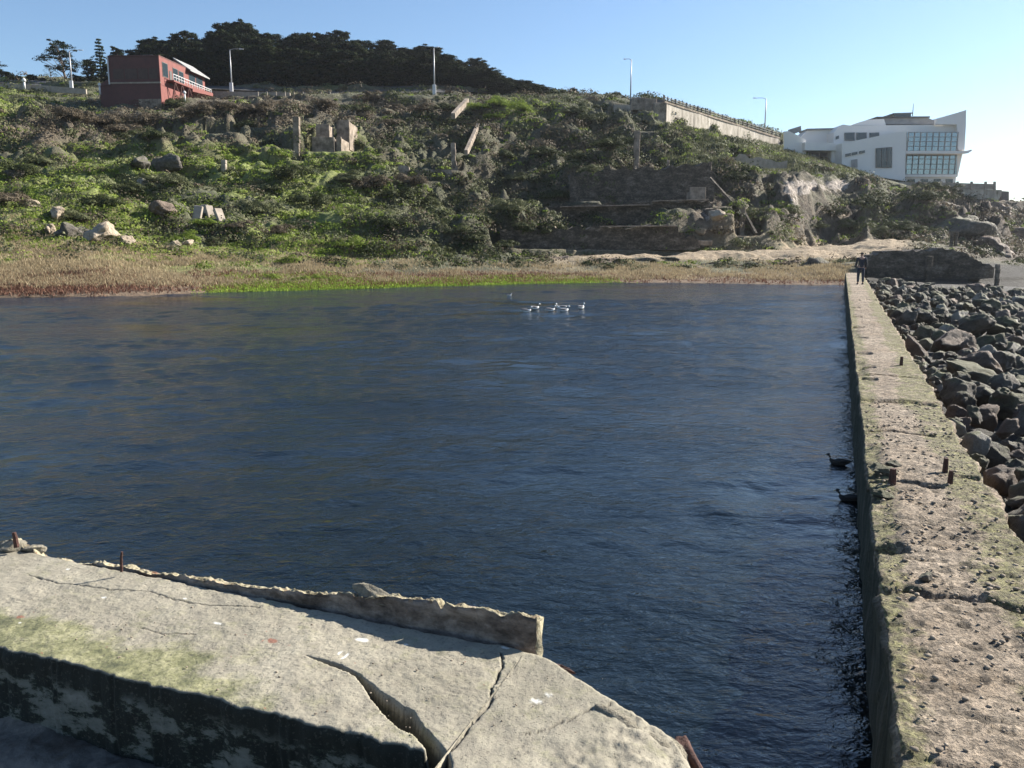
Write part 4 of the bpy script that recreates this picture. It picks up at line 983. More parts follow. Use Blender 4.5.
# ------------------------------------------------------------------ roadside walls
def wall_run(name, pts, thick, mat, label, cat, bevel=0, sub=1, jag=0, group=None):
    """pts: list of (px, d, pybottom, pytop)"""
    b = MB(); P = []
    for (a, c) in zip(pts[:-1], pts[1:]):
        m = max(1, sub)
        for q in range(m): P.append([a[i]+(c[i]-a[i])*q/m for i in range(4)])
    P.append(list(pts[-1]))
    lo, hi = [], []
    for i, (px, d, pb, ptp) in enumerate(P):
        j_ = random.uniform(-jag, jag)
        x = (px-512)/F*d
        X = float(xat(px, (pb+ptp)/2, d)); lo.append((X, d, float(zat(pb, d)))); hi.append((X, d, float(zat(ptp, d))+j_))
    n = len(P); V = lo+hi+[(x, y+thick, z) for x, y, z in lo]+[(x, y+thick, z) for x, y, z in hi]
    b.v = V
    for i in range(n-1):
        b.f += [(i, i+1, n+i+1, n+i), (2*n+i+1, 2*n+i, 3*n+i, 3*n+i+1), (n+i, n+i+1, 3*n+i+1, 3*n+i), (i+1, i, 2*n+i, 2*n+i+1)]
    b.f += [(0, n, 3*n, 2*n), (n-1, 3*n-1, 4*n-1, 2*n-1)]
    o = b.build(name, mat)
    if label: tag(o, label, cat, group)
    return o
wall_run('roadside_wall', [(-30, 170, 92, 82), (45, 169, 92, 85.5), (86, 166, 94, 89)], .4, M['paleconc'], 'pale concrete roadside wall at the upper left', 'wall')
wall_run('roadside_wall', [(207, 171, 100, 91), (290, 171, 99, 92.5)], .4, M['paleconc'], 'low pale wall along the road right of the red building', 'wall')
for i, px in enumerate(range(258, 335, 9)):
    p = at(px, 93.5, 170); b = MB(); b.box(-.1, .1, -.1, .1, -.9, .8); b.box(-.13, .13, -.13, .13, .8, .86)
    tag(b.build('bollard', M['paleconc'], None, .02, False, p-Vector((0, 0, .5))), 'short pale bollard on the road edge between the street lamps', 'bollard', 'bollards on the crest road')
def dome_post(px, py, d, w, label):
    p = at(px, py, d); b = MB(); b.tube([(0, 0, -1.4), (0, 0, 0)], [w*.5, w*.5], 10); b.tube([(0, 0, 0), (0, 0, w*.5), (0, 0, w*1.1), (0, 0, w*1.6), (0, 0, w*1.9)], [w*.6, w*.95, w*.9, w*.5, w*.1], 12)
    tag(b.build('globe_lamp', M['whitetrim'], None, 0, True, p), label, 'globe lamp')
dome_post(24, 82, 168, .4, 'white domed lamp standing on the pale roadside wall')
dome_post(99.5, 86, 149, .28, 'small white globe lamp left of the red building')
dome_post(184.5, 94, 152, .3, 'small white globe lamp below the red building stairs')
# road behind the crest
road = []
rp = [(-60, 176), (60, 176), (200, 180), (330, 180), (440, 180), (560, 190), (640, 196)]
V = []; Fq = []
for i, (px, d) in enumerate(rp):
    for dd in (0, 8):
        x = (px-512)/F*(d+dd); V.append((x, d+dd, max(H(x, d+dd), H((px-512)/F*d, d))+.25))
for i in range(len(rp)-1): Fq.append((2*i, 2*i+2, 2*i+3, 2*i+1))
tag(link('road', mesh_np('road', V, Fq, M['asphalt'])), kind='structure')
# balustraded wall descending to the white building
bw = thing('road_wall', 'stained concrete retaining wall with railing descending towards the white building', 'retaining wall')
pts_b = [(664, 148, 122, 101.5), (700, 158, 131.5, 113), (740, 171, 143, 125.5), (780, 184, 153, 138)]
t = NT('stained retaining wall')
col = t.ramp(t.noise(1.1, 8, .65, t.pos((1, 1, .25))), [(.3, (.16, .14, .11)), (.5, (.38, .34, .28)), (.7, (.55, .5, .43))])
col = t.mix(t.gray(t.noise(.35, 6, .7, t.pos((1.5, 1.5, .8))), .56, .66), col, (.09, .09, .05))
M['stained'] = t.finish(col, .9, t.bump(t.noise(5, 6, .7, t.pos()), .5, .08))
o = wall_run('wall_panel', pts_b, 1.0, M['stained'], None, None, sub=4); o.parent = bw
o = wall_run('coping', [(px, d-.2, pt_+.8, pt_-.8) for px, d, pb, pt_ in pts_b], 1.4, M['ruin'], None, None); o.parent = bw
o = wall_run('top_rail', [(px, d, pt_-4.2, pt_-5.0) for px, d, pb, pt_ in pts_b], .2, M['rail'], None, None); o.parent = bw
o = wall_run('lower_rail', [(px, d, pt_-2.2, pt_-2.8) for px, d, pb, pt_ in pts_b], .15, M['rail'], None, None); o.parent = bw
for i in range(30):
    q = i/29*3; a = int(min(q, 2.999)); f = q-a; A0, B0 = pts_b[a], pts_b[a+1]
    px, d, ptt = (A0[0]+(B0[0]-A0[0])*f, A0[1]+(B0[1]-A0[1])*f, A0[3]+(B0[3]-A0[3])*f)
    p = at(px, ptt, d); b = MB(); w = .32 if i % 3 == 0 else .1
    b.box(-w/2, w/2, -.1, .25, -.1, 1.02); b.build('rail_post', M['rail'] if i % 3 else M['ruin'], bw, 0, False, p)
    if i % 3 == 1: pass
rw = thing('stair_tower', 'brown blocky ruined stair head at the top of the road wall', 'ruin')
for (a, b_, t0, t1, dd) in [(632, 646, 104, 97.5, 0), (645, 657, 112, 98.5, 1), (654, 667, 117, 102.5, 3)]:
    p0 = at(a, t0, 149-dd); p1 = at(b_, t1, 149-dd); b = MB(); b.box(p0.x, p1.x, 149-dd, 151-dd, p0.z-1, p1.z); b.build('concrete_block', M['ruin'], rw, .06)
wall_run('low_wall', [(630, 162, 104, 99), (666, 156, 108, 100)], .5, M['rail'], 'dark low parapet at the top of the road beside the lamp', 'wall')

# ------------------------------------------------------------------ red building
rb = thing('red_building', 'two storey red building with dark shaded front and outside stair on the crest', 'building', at(161, 100, 150), R(-4))
h1 = float(zat(56, 150)-zat(100, 150)); hm = float(zat(82.5, 150)-zat(100, 150))
b = MB(); b.box(-8.9, 0, 0, 10, hm, h1); b.box(-8.6, -.003, .02, 10, -3.5, hm); b.build('main_wall', M['shadered'], rb)
b = MB(); b.box(-11.4, -8.62, 1, 8, -3, hm-.25); b.build('side_wing', M['shadered'], rb)
b = MB(); b.hexa([(-11.6, .8, hm-.25), (-8.9, .8, hm-.25), (-8.9, 8.2, hm-.25), (-11.6, 8.2, hm-.25), (-11.6, .8, hm-.15), (-8.93, .8, hm+1.2), (-8.93, 8.2, hm+1.2), (-11.6, 8.2, hm-.15)]); b.build('wing_roof', M['shadered'], rb)
b = MB(); b.box(.0, .16, -.06, 10.4, hm-.35, h1+.05); b.box(0, .12, -.02, 18, -3, hm-.35); b.build('sunlit_red_side', M['red'], rb)  # thin skin giving the sunlit side the brighter red
b = MB(); b.box(-8.95, .2, -.12, -.02, hm-.12, hm+.12); b.build('floor_trim', M['paleconc'], rb)
b = MB(); b.box(-8.95, .2, -.14, 10.2, h1, h1+.16); b.build('roof_edge', M['shadered'], rb)
b = MB(); b.box(-6, .17, 10.4, 18, -3, h1-.35); b.build('rear_wing', M['red'], rb)
b = MB(); b.hexa([(-2.2, 10.2, h1+1.7), (1.0, 10.2, h1-.5), (1.0, 18.5, h1-.5), (-2.2, 18.5, h1+1.7), (-2.2, 10.2, h1+1.9), (1.0, 10.2, h1-.3), (1.0, 18.5, h1-.3), (-2.2, 18.5, h1+1.9)]); b.build('shed_roof', M['greyroof'], rb)
b = MB(); b.prism([(-2.2, h1-.34), (.0, h1-.34), (.0, h1+.1), (-2.2, h1+1.6)], 10.45, 18.2); b.build('gable', M['red'], rb)
for x0, x1 in [(-8.2, -6.3), (-6.1, -3.9), (-3.7, -2.0), (-1.8, -.3)]:
    b = MB(); b.box(x0, x1, -.05, -.01, hm+.6, h1-2.0); w = b.build('board_panel', simple('shuttered window board', (.05, .03, .025), (.08, .05, .04), 2), rb)
for y0, y1, z0, z1 in [(1.0, 2.8, hm+1.3, hm+3.5), (4.9, 6.6, hm+1.4, hm+3.3), (7.2, 8.8, hm+1.4, hm+3.2), (11.2, 13.6, hm+1.9, hm+3.6), (14.2, 16.8, hm+1.9, hm+3.6)]:
    b = MB(); b.box(.14, .22, y0-.12, y1+.12, z0-.12, z1+.12); w = b.build('window', M['red'] if False else M['rail'], rb)
    b = MB(); b.box(.221, .25, y0, y1, z0, z1); b.build('pane', M['glass'], w)
b = MB(); b.box(.14, .24, 3.4, 4.3, hm+.1, hm+2.6); b.build('door', M['rail'], rb)
hl = hm+.8
b = MB(); b.box(.16, 1.5, 2.2, 9.5, hl-.25, hl); b.build('landing', M['red'], rb)
b = MB(); b.hexa([(.17, 9.5, hl-.7), (1.5, 9.5, hl-.7), (1.5, 18.4, hl-.1), (.17, 18.4, hl-.1), (.17, 9.5, hl), (1.5, 9.5, hl), (1.5, 18.4, hl+.5), (.17, 18.4, hl+.5)]); b.build('stair', M['red'], rb)
b = MB()
b.bar((1.45, 2.2, hl+1), (1.45, 9.5, hl+1), .09); b.bar((1.45, 2.2, hl+.5), (1.45, 9.5, hl+.5), .06); b.bar((1.45, 9.5, hl+1), (1.45, 17.8, hl+1), .09); b.bar((1.45, 9.5, hl+.5), (1.45, 17.8, hl+.7), .06)
for q in range(8): b.bar((1.45, 2.2+q*1.04, hl), (1.45, 2.2+q*1.04, hl+1), .08)
for q in range(8): b.bar((1.45, 10.5+q*1.04, hl+.05*q), (1.45, 10.5+q*1.04, hl+1), .08)
b.build('handrail', M['whitetrim'], rb)
for y0 in (3, 5.6, 8.4):
    b = MB(); b.bar((1.3, y0, hl-.2), (.3, y0, -1.2), .16); b.bar((1.3, y0+.1, hl-.2), (1.3, y0+1.0, hl-1.6), .12); b.build('brace', M['shadered'], rb)
b = MB(); b.tube([(-8.98, -.1, hm-.2), (-8.98, -.1, h1+.1)], [.12, .12], 8); b.build('downpipe', M['whitetrim'], rb)
b = MB(); b.box(-4.0, -.02, -.02, .5, -3.5, .2); b.build('footing', M['ruin'], rb)
b = MB(); b.box(-3.2, -1.4, 1, 1.6, h1+.3, h1+.42); b.bar((-3, 1.3, h1+.1), (-3, 1.3, h1+.35), .06); b.bar((-1.6, 1.3, h1+.1), (-1.6, 1.3, h1+.35), .06); b.build('roof_rail', M['whitetrim'], rb)

# ------------------------------------------------------------------ white building
D0 = 165.0
wb = thing('white_building', 'large white modernist seaside building with glass end wall on the headland', 'building')
WX = lambda px, d=D0, py=150: float(xat(px, py, d)); WZ = lambda py, d=D0: float(zat(py, d))
def poly(name, pl, y0, y1, mat, d=D0, parent=None):
    b = MB(); b.prism([(WX(a, d, c), WZ(c, d)) for a, c in pl], y0, y1); return b.build(name, mat, parent or wb)
# left approach wing
poly('entrance_wall', [(784, 131.5), (789, 131), (806, 139.5), (806, 156), (784, 152)], 168, 168.6, M['white'], 168)
poly('entrance_block', [(800, 137), (808, 129.8), (834, 129), (834, 146), (800, 146)], 172, 176, M['white'], 172)
poly('canopy_roof', [(789, 129.5), (801, 125.8), (801.5, 131), (789, 136)], 176, 176.6, M['greyroof'], 176)
poly('roof_edge', [(806.5, 128.9), (835, 128.2), (835, 129.6), (806.5, 130.4)], 171.5, 176.5, M['greyroof'], 172)
poly('walkway_beam', [(804, 142.5), (845, 143.5), (845, 151), (804, 150.5)], 166.5, 170, M['white'], 167)
poly('recess_wall', [(807, 150.4), (845, 151), (845, 168), (807, 165)], 170.5, 171, M['greyroof'], 170.5)
for a, c in ((809, 819), (820, 831)):
    poly('dark_window', [(a, 151.5), (c, 151.5), (c, 163), (a, 163)], 170.3, 170.46, M['glass'], 170.3)
poly('pier', [(831.5, 151), (842, 151), (842, 172), (831.5, 168)], 167.2, 169.5, M['white'], 167.2)
# main block
poly('main_block', [(834, 132), (838, 127.5), (843, 124.5), (850, 125.5), (960, 124.5), (960, 132), (906.5, 132), (906.5, 178), (860, 172), (834, 160)], 168.5, 186, M['white'], 168.5)
for a, c in ((845, 854.5), (857, 866.5), (870, 879)):
    f = poly('window', [(a-.4, 132.6), (c+.4, 132.3), (c+.4, 140.6), (a-.4, 140.6)], 168.3, 168.46, M['greyroof'], 168.3)
    poly('pane', [(a, 133), (c, 132.8), (c, 140.2), (a, 140.2)], 168.2, 168.28, M['glass'], 168.2, f)
poly('window', [(836, 136.5), (839, 135.5), (839, 138.5), (836, 139.5)], 168.3, 168.46, M['glass'], 168.3)
hump = [(852, 125.2)]+[(852+30*q, 125.2-6.6*math.sin(q*math.pi*.5)**.8) for q in np.linspace(.05, .6, 8)]+[(884, 118.9), (886, 125.2)]
poly('vaulted_roof', hump, 171, 185, M['white'], 171)
poly('roof_slab', [(877, 118.2), (928, 117.8), (932, 119.6), (952, 124.2), (880, 124.2)], 172, 185, M['greyroof'], 172)
poly('roof_curb', [(876, 116.9), (929, 116.5), (929, 118), (876, 118.4)], 171.6, 184, M['rail'], 172)
poly('penthouse', [(894, 114.2), (911, 113.6), (911, 117), (894, 117)], 173, 178, M['glass'], 173)
poly('penthouse_roof', [(893, 113.2), (912, 112.6), (912, 113.8), (893, 114.4)], 172.7, 178.3, M['greyroof'], 173)
b = MB(); p = at(912.5, 116, 174); b.tube([(p.x, 174, p.z), (p.x, 174, WZ(103.5, 174))], [.1, .05], 8); b.build('mast', M['greyroof'], wb)
# angled front wing
poly('front_wing', [(842, 143.2), (905.5, 130.6), (906.2, 131), (905, 181), (872, 176), (842, 164)], 163.5, 168.2, M['white'], 163.5)
f = poly('window', [(876, 148.2), (892.3, 147), (892, 167.8), (876, 167.6)], 163.3, 163.46, M['rail'], 163.3)
for a in (876.5, 881.8, 887.1):
    poly('pane', [(a, 148.6), (a+4.7, 148.2), (a+4.7, 167.2), (a, 167.2)], 163.2, 163.28, M['glass'], 163.2, f)
for a, y in ((845.5, 155), (852, 153.6), (859.5, 152.2)):
    poly('slot_window', [(a, y-1), (a+5.5, y-2), (a+5.5, y+.6), (a, y+1.8)], 163.3, 163.46, M['glass'], 163.3)
poly('door', [(851.5, 160), (857.5, 159), (857.5, 167.5), (851.5, 167)], 163.3, 163.46, M['greyroof'], 163.3)
# glass hall
for (ya, yb) in ((132, 151.3), (153.7, 174.6)):
    g_0 = poly('curtain_wall', [(907, ya), (957, ya), (956.5, yb), (906.7, yb)], 167.0, 167.05, M['curtain'], 167)
    b = MB()
    for a in np.linspace(907.2, 956.5, 9): b.box(WX(a, 167)-.06, WX(a, 167)+.06, 166.85, 166.99, WZ(yb, 167), WZ(ya, 167))
    for c in np.linspace(ya+.3, yb-.3, 5): b.box(WX(907, 167), WX(957, 167), 166.86, 166.98, WZ(c, 167)-.05, WZ(c, 167)+.05)
    b.build('mullions', M['greyroof'], g_0)
    b = MB(); x0, x1 = WX(907, 167), WX(957, 167)
    b.box(x0, x1, 183, 183.05, WZ(yb, 167), WZ(ya, 167)); b.build('rear_glass', M['curtain'], wb)
    b = MB()
    for q in np.linspace(0, 1, 7): xx = x0+(x1-x0)*q; b.box(xx-.18, xx+.18, 182.5, 182.9, WZ(yb, 167), WZ(ya, 167))
    b.box(x0, x1, 182.5, 182.9, WZ(ya, 167)-1.0, WZ(ya, 167)); b.build('inner_columns', M['greyroof'], wb)
    b = MB()
    for k in range(9): xx = x0+.6+k*1.15; b.box(xx, xx+.5, 172, 172.5, WZ(yb, 167)+.05, WZ(yb, 167)+1.2)
    b.build('furniture', M['rail'], wb)
b = MB(); b.bar((WX(912, 168), 170, WZ(172, 168)), (WX(950, 168), 178, WZ(155, 168)), .25); b.bar((WX(930, 168), 170, WZ(172, 168)), (WX(910, 168), 178, WZ(160, 168)), .25); b.build('inner_stair', M['greyroof'], wb)
poly('floor_slab', [(905, 151.2), (957, 151.2), (966, 151.3), (969.5, 149.8), (971, 150.6), (967, 153.4), (957, 153.8), (905, 153.8)], 164.5, 184, M['white'], 165)
poly('ground_slab', [(905, 174.5), (957, 174.5), (957, 177), (905, 177)], 166.6, 184, M['white'], 166.6)
poly('base_wall', [(904, 177), (956, 177), (955, 190), (904, 190)], 167.2, 184, M['white'], 167.2)
for a in (908, 921, 934, 946):
    poly('base_window', [(a, 179), (a+7, 179), (a+7, 184), (a, 184)], 167.0, 167.16, M['glass'], 167)
poly('end_fin', [(957, 124.4), (937, 124.3), (937, 119), (966, 110), (966, 125), (964.5, 150), (958, 150)], 167.4, 168.4, M['white'], 167.4)
poly('end_wall', [(957.2, 118), (966.4, 110), (964.4, 151), (957.2, 151)], 168.41, 185, M['white'], 168.4)
poly('lower_end_wall', [(957, 153.9), (962.5, 153.9), (957.5, 177), (957, 177)], 167.2, 185, M['white'], 167.2)
poly('arched_roof_recess', [(938, 124)]+[(938+18*q, 124-5*math.sin(q*math.pi)**.6) for q in np.linspace(.05, .95, 9)]+[(956, 124)], 168.0, 168.3, M['rail'], 168)
# terrace
tw = thing('terrace_wall', 'stained terrace retaining wall with pale balustrade below the white building', 'retaining wall')
def polyt(name, pl, y0, y1, mat, d, par): b = MB(); b.prism([(WX(a, d, c), WZ(c, d)) for a, c in pl], y0, y1); return b.build(name, mat, par)
polyt('retaining_wall', [(938, 188), (1002, 190), (1001, 196), (994, 207), (975, 212), (938, 205)], 160, 178, M['stained'], 160, tw)
polyt('retaining_wall', [(895, 186), (938, 187.5), (938, 200), (895, 196)], 161, 166, M['paleconc'], 161, tw)
polyt('balustrade', [(898, 182), (938, 182.5), (938, 187.4), (898, 186.6)], 160.6, 161, M['paleconc'], 160.6, tw)
polyt('balustrade', [(938, 182.4), (995, 184), (995, 189.6), (938, 188.2)], 159.8, 160, M['paleconc'], 159.8, tw)
for a in (942, 958, 972, 986, 995):
    polyt('pillar', [(a-1, 181.5), (a+1, 181.5), (a+1, 190), (a-1, 190)], 159.5, 159.78, M['paleconc'], 159.5, tw)
polyt('end_block', [(1002, 191), (1009, 191.5), (1009, 202), (1001, 200)], 162, 166, M['rail'], 162, tw)

# ------------------------------------------------------------------ ruins on the slope
def ruin_box(px0, px1, pyt, pyb, d, depth, label, mat='ruin', rz=0, parent=None, name='concrete_ruin', open_=True):
    p0 = at(px0, pyb, d); p1 = at(px1, pyt, d); w = p1.x-p0.x; h = p1.z-p0.z; tck = .3
    b = MB()
    b.box(0, w, 0, tck, -1.5, h-.1*random.random()); b.box(w-tck, w, tck, depth, -1.5, h-.2); b.box(0, tck, tck, depth, -1.5, h-.5); b.box(tck, w-tck, depth-tck, depth, -1.5, h-.3); b.box(tck, w-tck, tck, depth-tck, -1.4, h-.6)
    if parent: o = b.build('chamber', M[mat], parent, .03); o.location = p0-parent.location; return o
    o = b.build(name, M[mat], None, .03, False, p0); o.rotation_euler = (0, 0, rz); return tag(o, label, 'ruin')
fr = thing('concrete_ruin', 'boxy ruined concrete chambers with sunlit sides on the left slope', 'ruin', at(312, 151, 118))
ruin_box(312, 334, 136.5, 151, 118, 3.6, '', parent=fr)
ruin_box(337, 349, 120, 139, 124, 6.5, '', parent=fr)
ruin_box(316, 329, 124, 136, 121, 3, '', parent=fr)
ruin_box(336.5, 341, 136.5, 154, 118.5, 7.0, '', parent=fr)
def pillar(px, pyt, pyb, d, w, label, flare=False, lean=0, mat='ruin'):
    p = at(px, pyb, d); h = float(zat(pyt, d))-p.z; b = MB()
    n = 6
    for k in range(n):
        a0 = w*(1+random.uniform(-.08, .08)); z0, z1 = -1.2+(h+1.2)*k/n, -1.2+(h+1.2)*(k+1)/n; ox = random.uniform(-.03, .03)+lean*k/n
        b.box(-a0/2+ox, a0/2+ox, -w/2, w/2, z0, z1+.001)
    if flare: b.hexa([(-w*.5, -w*.6, -1), (w*1.4, -w*.6, -1), (w*1.4, w*.6, -1), (-w*.5, w*.6, -1), (-w*.5, -w*.55, h*.35), (w*.55, -w*.55, h*.35), (w*.55, w*.55, h*.35), (-w*.5, w*.55, h*.35)])
    tag(b.build('concrete_pillar', M[mat], None, .04, False, p), label, 'pillar')
pillar(297, 117, 160, 116, .8, 'tall eroded concrete pillar left of the boxy ruin', lean=.2)
pillar(453.5, 143, 170, 112, .6, 'concrete pillar with flared foot in the middle of the slope', True)
pillar(636, 131, 170, 108, .7, 'dark square pillar above the terraced ruin walls')
pillar(224.5, 160, 172, 100, .55, 'short pale stone post on the green slope', mat='paleconc')
pillar(710, 162, 182, 101, .35, 'thin leaning post at the right end of the terraces', lean=-.1)
pillar(668, 160, 170, 107, .3, 'small stub post behind the upper terrace wall')
pillar(927.5, 256, 280, 66, .42, 'dark concrete post in front of the dark shore wall', mat='terrace')
pillar(951, 231, 247, 92, .3, 'left of two thin posts behind the dark shore wall', mat='terrace')
pillar(955, 232, 248, 92, .3, 'right of two thin posts behind the dark shore wall', mat='terrace')
pillar(774, 205, 212, 104, .25, 'tiny post on the eroded cliff', mat='terrace')
pillar(741.5, 207, 233, 93, .55, 'short concrete pier at the foot of the slanting beam')
def beam(name, a, b_, w, h, mat, label, cat='beam'):
    bb_ = MB(); bb_.bar(at(*a), at(*b_), w, h); tag(bb_.build(name, M[mat], None, .03), label, cat)
beam('slanting_beam', (710, 178, 98.8), (738, 209, 93.5), .26, .26, 'terrace', 'long concrete beam slanting down the eroded cliff')
beam('slanting_beam', (744, 212, 93), (756, 234, 90.5), .3, .3, 'terrace', 'short beam continuing down from the concrete pier')
beam('stair_cheek', (453, 116, 140), (467, 101, 156), .7, .9, 'ruin', 'upper sloping stair wall near the crest')
beam('stair_cheek', (466, 153, 117), (478, 126, 132), .5, .8, 'ruin', 'lower sloping stair wall right of the flared pillar')
beam('fallen_slab', (640, 119, 150), (676, 135, 138), .9, .5, 'paleconc', 'pale fallen slab lying on the slope below the road wall')
beam('fallen_slab', (613, 111, 160), (632, 112, 160), 1.2, 2.2, 'paleconc', 'pale leaning slab near the lamp at the top')
beam('fallen_slab', (632, 121, 150), (660, 131, 142), .8, .5, 'paleconc', 'second pale slab beside the longer fallen slab')
beam('fallen_slab', (241, 116, 140), (262, 125, 134), 1.4, 1.8, 'ruin', 'round-backed grey slab left of the boxy ruin')
hr = MB(); hr.tube([at(207, 133, 125), at(219, 120.5, 128), at(238, 127, 125)], [.09, .09, .09], 8)
tag(hr.build('handrail', M['paleconc'], None, 0, True), 'pale bent handrail pipe on the scrubby slope', 'handrail')
wall_run('ruined_wall', [(733, 130, 172, 157), (741, 130, 172, 155), (760, 131, 173, 158.5), (787, 133, 176, 162)], .7, M['paleconc'], 'long pale ruined wall on the grassy slope right of centre', 'ruin', sub=5, jag=.25)
wall_run('ruined_wall', [(398, 108, 180, 166), (409, 108, 181, 166.5), (410, 108.1, 182, 170), (452, 109, 184, 170)], .6, M['ruin'], 'low dark wall at the foot of the flared pillar', 'ruin', sub=3, jag=.1)
# terraced ruin walls
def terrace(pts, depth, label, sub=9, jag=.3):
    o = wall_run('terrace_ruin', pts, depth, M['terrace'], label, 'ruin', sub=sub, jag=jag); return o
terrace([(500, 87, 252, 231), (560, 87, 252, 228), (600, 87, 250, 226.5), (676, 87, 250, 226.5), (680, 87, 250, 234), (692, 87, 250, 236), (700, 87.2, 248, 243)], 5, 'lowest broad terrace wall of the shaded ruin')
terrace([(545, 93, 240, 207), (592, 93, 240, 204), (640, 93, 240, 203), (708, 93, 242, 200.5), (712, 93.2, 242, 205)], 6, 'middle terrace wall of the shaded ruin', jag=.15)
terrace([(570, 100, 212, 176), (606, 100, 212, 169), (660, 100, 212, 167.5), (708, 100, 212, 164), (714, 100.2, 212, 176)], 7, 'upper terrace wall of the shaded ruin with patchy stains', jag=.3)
beam('terrace_lit_edge', (560, 207, 92.5), (650, 205, 92.5), .8, .09, 'ruin', 'left thin pale bar standing for the lit edge of the middle terrace', 'coping')  # pale bars standing in for the sunlit edges of the terraces
beam('terrace_lit_edge', (652, 201.5, 92.5), (708, 199.5, 92.5), .8, .12, 'ruin', 'right thin pale bar standing for the lit edge of the middle terrace', 'coping')
beam('terrace_lit_edge', (600, 226.6, 86.6), (676, 226, 86.6), .5, .12, 'ruin', 'thin pale bar standing for the lit edge of the lowest terrace', 'coping')
ruin_box(690, 706, 187, 199, 95, 2, 'small broken block room on the middle terrace')
for i, (a, b_, lab) in enumerate([(677, 689, 'left dark block of the pair lying on the sandy path'), (695, 709, 'right dark block of the pair lying on the sandy path')]):
    p = find((a+b_)/2, 245, 70); w = (b_-a)/F*p.y; b = MB(); b.box(-w/2, w/2, -.4, .4, -.15, .35)
    tag(b.build('stone_block', M['rock_block'] if 'rock_block' in M else M['ruin'], None, .05, False, p+Vector((0, -1, 0.05))), lab, 'block')
# dark ruined shore wall at right
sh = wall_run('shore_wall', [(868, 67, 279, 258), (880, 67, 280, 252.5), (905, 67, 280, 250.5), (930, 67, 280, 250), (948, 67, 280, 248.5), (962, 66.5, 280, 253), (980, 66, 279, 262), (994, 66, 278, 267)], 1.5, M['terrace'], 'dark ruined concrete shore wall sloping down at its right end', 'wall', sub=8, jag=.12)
pillar(997, 264, 277, 65.5, .3, 'post at the right end of the dark shore wall', mat='ruin')
# a bank of ledge rocks along the plateau
for i, (px, py, w, hh) in enumerate([(600,258,5,.9),(640,258,5,1.0),(670,257,4,.9),(560,256,4,.7),(720,262,4,1.0),(750,262,5,1.0),(785,262,5,1.2),(820,262,5,1.2),(845,262,3,1.2),(700,266,3,.7),(860,264,3,1.3)]):
    p = find(px, py+2, 60); mt = 'rock_dark' if i % 3 else 'rock_brown'
    rock_at('ledge_rock', p-Vector((0, 0, hh*.35)), (w*.5, 1.2, hh), M[mt], 'dark layered ledge of rock under the sandy path', 'rock', 60+i, (0, 0, random.uniform(-.2, .2)), .7, group='dark rock ledges under the sandy path', rough=.4)
# pale rocks on the left slope
for i, (px, py, w, mt, lab) in enumerate([(33,207,1.0,'rock_tan','tall tan rock at the far left of the slope'),(60,219,1.3,'rock_tan','flat tan rock right of the tall tan rock'),(105,240,1.7,'rock_tan','broad pale boulder above the dry grass'),(70,238,1.3,'rock_dark','dark boulder left of the broad pale boulder'),(165,216,1.2,'rock_brown','brown boulder amid green ground cover'),(145,188,1.1,'rock_pale','small pale boulder above the brown boulder'),(130,245,.7,'rock_tan','small tan stone right of the broad pale boulder'),(177,247,.7,'rock_tan','left small tan stone above the grass belt'),(190,246,.7,'rock_tan','right small tan stone above the grass belt'),(18,178,1.2,'rock_dark','dark rock at the upper far left slope'),(55,232,.8,'rock_tan','small tan stone beneath the flat tan rock'),(165,172,2.6,'rock_dark','long dark rock outcrop on the upper green slope'),(142,170,2.0,'rock_dark','dark rock left of the long dark outcrop'),(85,236,.9,'rock_dark','dark stone touching the broad pale boulder'),(700,234,.8,'rock_tan','tan rock mass at the foot of the terraces'),(714,224,1.2,'rock_tan','tall tan rock face right of the terraces'),(960,222,3.6,'rock_dark','dark crag below the terrace wall'),(990,212,4.0,'rock_brown','brown crag under the end of the terrace'),(1008,232,4.5,'rock_brown','large brown headland crag at the right edge'),(985,245,3.4,'rock_brown','lower brown crag right of the two posts')]):
    p = find(px, py, 50); big = i >= 16; rock_at('rock', p+Vector((0, -.4, (-.3 if big else .25)*w)), (w*(1.3 if big else 1.0), w*.75, w*.75), M[mt], lab, 'rock', 80+i, (random.uniform(-.2, .2), random.uniform(-.2, .2), random.uniform(0, 6)), .8, rough=.25)
for i, (a, b_) in enumerate([((196, 218), (199, 206)), ((203, 217), (205, 205)), ((212, 218), (208, 206)), ((222, 219), (217, 209))]):
    p = find(a[0], a[1]); q = at(b_[0], b_[1], p.y+.4); bq = MB(); bq.bar(p-Vector((0, 0, .3)), q, .75, .35)
    tag(bq.build('leaning_slab', M['paleconc'], None, .04), ['far left', 'second', 'third', 'far right'][i]+' of four pale slabs leaning on the green slope', 'slab')

# ------------------------------------------------------------------ birds
def bird(p, L, rz, label, dark=False, group=None, name='gull'):
    t1 = M['bird_dark'] if dark else M['bird_white']; t2 = M['bird_dark'] if dark else M['bird_grey']
    o = thing(name, label, 'bird', p, rz, group); b = MB(); s = L/.5
    b.tube([(x*s, 0, z*s) for x, z in [(-.26, .11), (-.2, .09), (-.08, .06), (.06, .05), (.16, .07), (.21, .12), (.235, .19), (.25, .235), (.285, .24), (.31, .235)]], [r*s for r in [.01, .04, .075, .085, .065, .042, .034, .042, .036, .008]], 12); b.build('body', t1, o, 0, True)
    for sd in (-1, 1):
        b = MB(); b.tube([(.12*s, sd*.06*s, .1*s), (.0, sd*.075*s, .11*s), (-.15*s, sd*.05*s, .12*s), (-.3*s, sd*.01*s, .135*s)], [.02*s, .045*s, .035*s, .006*s], 8); b.build('wing', t2, o, 0, True)
    b = MB(); b.tube([(.31*s, 0, .235*s), (.355*s, 0, .225*s)], [.012*s, .003*s], 6); b.build('beak', M['beak'], o, 0, True)
    return o
